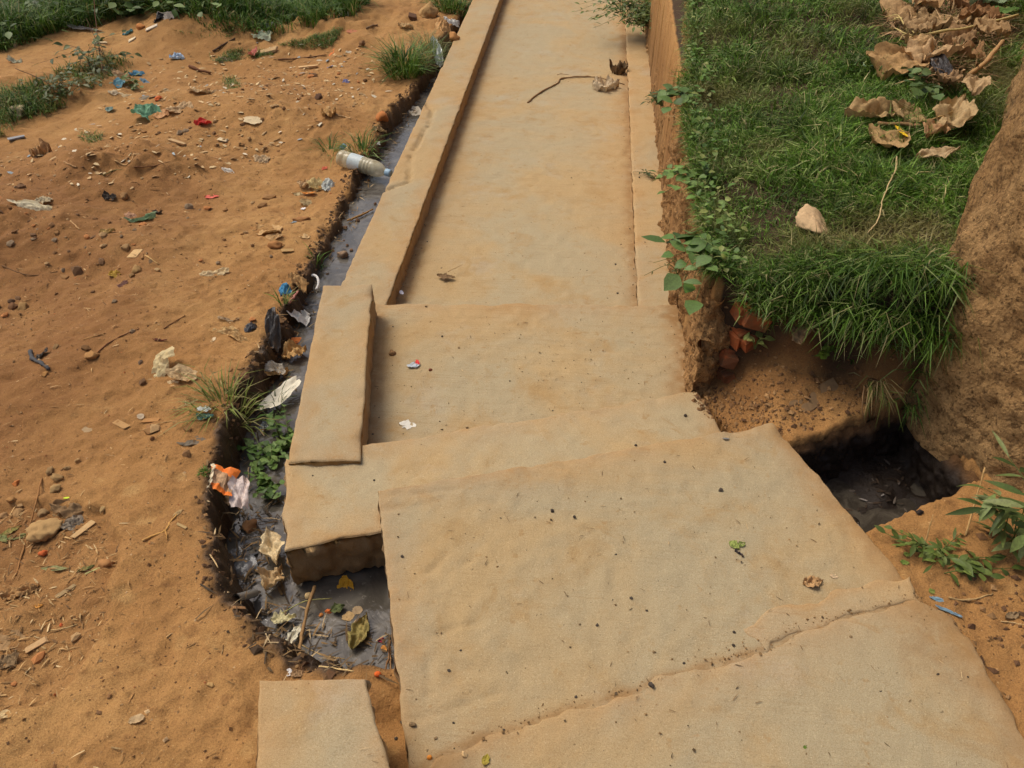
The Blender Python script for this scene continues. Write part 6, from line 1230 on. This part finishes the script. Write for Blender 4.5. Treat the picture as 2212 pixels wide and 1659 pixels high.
def crumbs(name, label, q, smin, smean, pal, wts, seed, zoff=0.0, cat="grit"):
    r_ = np.random.default_rng(seed); n = len(q); S_ = smin + r_.gamma(1.6, smean, n)
    P_ = np.stack([q[:, 0], q[:, 1], top_z(q[:, 0], q[:, 1]) + S_ * 0.15 + zoff], 1)
    V, F, C = octs(P_, S_, green_mix(n, r_, pal, wts), r_)
    tag(mesh_obj(name, V, F.reshape(-1, 3), M_BITS, col=C, smooth=False), label, cat, kind="stuff")
EP = [(156, 116, 70), (138, 98, 58), (178, 140, 92), (112, 80, 50), (196, 162, 116), (182, 108, 60)]
q = in_poly(dirt_poly, 12000, r_); d = fbm(q[:, 0], q[:, 1], 6, 2.2, 4) + 0.5 * sstep(-1.1, -2.0, q[:, 0]); q = q[(d > -0.1) | (r_.random(len(q)) < 0.3)]
crumbs("dirt_grit", "fine grit and crumbs strewn over the bare dirt", q, 0.0010, 0.0008, EP, [4, 4, 3, 3, 1.5, 0.5], 61)
bk = np.array(bank[2:-1]); bi = r_.integers(0, len(bk) - 1, 3600); bt = r_.random(3600)[:, None]; q = bk[bi] * (1 - bt) + bk[bi + 1] * bt + r_.normal(0, 0.020, (3600, 2)) + np.array([0.004, 0])
q = q[(q[:, 0] < -0.36) & ((q[:, 1] > 1.75) | (r_.random(len(q)) < 0.18))]
crumbs("bank_clods", "crumbly dark clods along the drain bank", q, 0.0016, 0.0020, [(112, 82, 50), (92, 64, 40), (134, 100, 62), (70, 52, 34)], [3, 3, 2, 2], 62, cat="clods")
lg = [(0.42, 1.96), (0.62, 1.70), (0.98, 1.86), (1.0, 2.06), (0.45, 2.05)]; q = np.concatenate([in_poly(lg, 1100, r_), in_poly([(0.36, 1.98), (0.40, 1.86), (0.60, 1.70), (0.62, 1.76), (0.45, 2.0)], 500, r_), in_poly([(0.84, 1.15), (1.05, 1.4), (1.5, 1.42), (1.6, 0.9), (1.0, 0.75)], 900, r_)])
crumbs("ledge_crumbs", "loose soil crumbs on the ledge and ground around the pit", q, 0.0015, 0.0018, [(140, 104, 64), (116, 82, 50), (166, 126, 80), (96, 66, 42)], [3, 3, 2, 2], 63, cat="soil crumbs")
q = in_poly([(-0.3, 0.45), (-0.45, 1.3), (0.55, 1.7), (0.9, 1.0), (0.9, 0.5)], 420, r_)
q = np.concatenate([q, in_poly([(-0.74, 2.6), (0.26, 2.6), (0.26, 6.5), (-0.74, 6.5)], 420, r_), in_poly([(-0.60, 1.75), (0.40, 1.95), (0.40, 2.5), (-0.75, 2.45)], 380, r_),
                    np.stack([r_.normal(0.245, 0.03, 260), r_.uniform(2.6, 5, 260)], 1), np.stack([r_.normal(-0.72, 0.015, 160), r_.uniform(2.6, 5.5, 160)], 1)])
crumbs("path_grit", "sparse dark grit scattered over the dusty concrete", q, 0.0006, 0.0006, [(92, 74, 50), (124, 98, 64), (150, 116, 74), (66, 58, 50)], [3, 3, 2, 2], 64)
# chaff and straw bits
def chaff(name, label, q, lmin, lmax, wid, pal, wts, seed, zoff=0.001, lean=1.45):
    r_ = np.random.default_rng(seed); n = len(q); b = np.stack([q[:, 0], q[:, 1], top_z(q[:, 0], q[:, 1]) + zoff], 1)
    V, F, C = blades(b, r_.uniform(0, 6.283, n), r_.uniform(lmin, lmax, n), np.full(n, lean) + r_.normal(0, 0.08, n), r_.uniform(*wid, n), green_mix(n, r_, pal, wts), 0.12, 0.3, seed)
    tag(mesh_obj(name, V, F, M_BITS, col=C, smooth=False), label, "chaff", kind="stuff")
SP = [(186, 150, 98), (150, 112, 66), (206, 176, 126), (112, 82, 50)]
q1 = in_poly(dirt_poly, 900, r_); q2 = in_poly([tuple(p) for p in LIT], 800, r_)
chaff("dirt_chaff", "straw bits and leaf shreds strewn on the dirt and litter patch", np.concatenate([q1, q2]), 0.006, 0.035, (0.001, 0.0045), SP, [3, 3.5, 1.0, 2.5], 71, 0.003)
bi = r_.integers(0, len(bk) - 1, 700); bt = r_.random(700)[:, None]; q = bk[bi] * (1 - bt) + bk[bi + 1] * bt + r_.normal(0, 0.03, (700, 2)) + np.array([0.05, 0.0]); q = q[(q[:, 0] < -0.36) & (r_.random(len(q)) < 0.6)]
q = np.concatenate([q, in_poly([(-0.95, 1.5), (-0.85, 1.2), (-0.7, 1.03), (-0.36, 1.02), (-0.4, 1.12), (-0.62, 1.14), (-0.76, 1.3), (-0.84, 1.55)], 260, r_)])
chaff("drain_chaff", "rotting shreds and straws caught along the drain and pool", q, 0.01, 0.06, (0.0015, 0.007), [(130, 102, 64), (100, 78, 50), (184, 158, 116), (66, 54, 40)], [3, 3, 1, 3], 72, 0.006)
q = np.concatenate([in_poly([(-0.3, 0.45), (-0.45, 1.3), (0.55, 1.7), (0.9, 1.0), (0.9, 0.5)], 130, r_), in_poly([(-0.74, 2.6), (0.26, 2.6), (0.26, 6.5), (-0.74, 6.5)], 120, r_), in_poly([(-0.60, 1.75), (0.40, 1.95), (0.40, 2.5), (-0.75, 2.45)], 60, r_)])
chaff("path_chaff", "few thin straws and shreds lying on the concrete", q, 0.006, 0.022, (0.0008, 0.0022), [(120, 92, 60), (92, 74, 50), (196, 166, 120)], [3, 2, 1], 73, 0.002)
q = in_poly([(0.66, 1.62), (0.75, 1.42), (1.04, 1.57), (0.99, 1.8)], 150, r_)
chaff("pit_debris", "wet shreds and rubbish floating on the pit floor", q, 0.006, 0.03, (0.002, 0.008), [(96, 86, 76), (70, 54, 40), (52, 40, 30), (140, 132, 124)], [2, 3, 3, 0.35], 74, 0.003)

q = in_poly([PL(*q)[:2] for q in [(-60, 420), (-60, 330), (130, 300), (330, 120), (560, 90), (830, 110), (840, 220), (620, 330), (300, 420)]], 700, r_)
chaff("paper_flecks", "pale paper and plastic flecks trodden into the upper dirt", q, 0.01, 0.05, (0.006, 0.022), [(206, 178, 130), (190, 156, 108), (214, 200, 170), (160, 128, 84), (150, 160, 160)], [3, 3, 1.2, 3, 0.4], 75, 0.004)
ck = np.array(crack); bi = r_.integers(0, len(ck) - 1, 420); bt = r_.random(420)[:, None]
crumbs("crack_grit", "dark grit gathered along the ragged apron edge", ck[bi] * (1 - bt) + ck[bi + 1] * bt + r_.normal(0, 0.010, (420, 2)) + np.array([-0.004, 0.010]), 0.0005, 0.0006, [(128, 98, 60), (146, 112, 70), (84, 68, 48)], [3, 4, 1], 65)
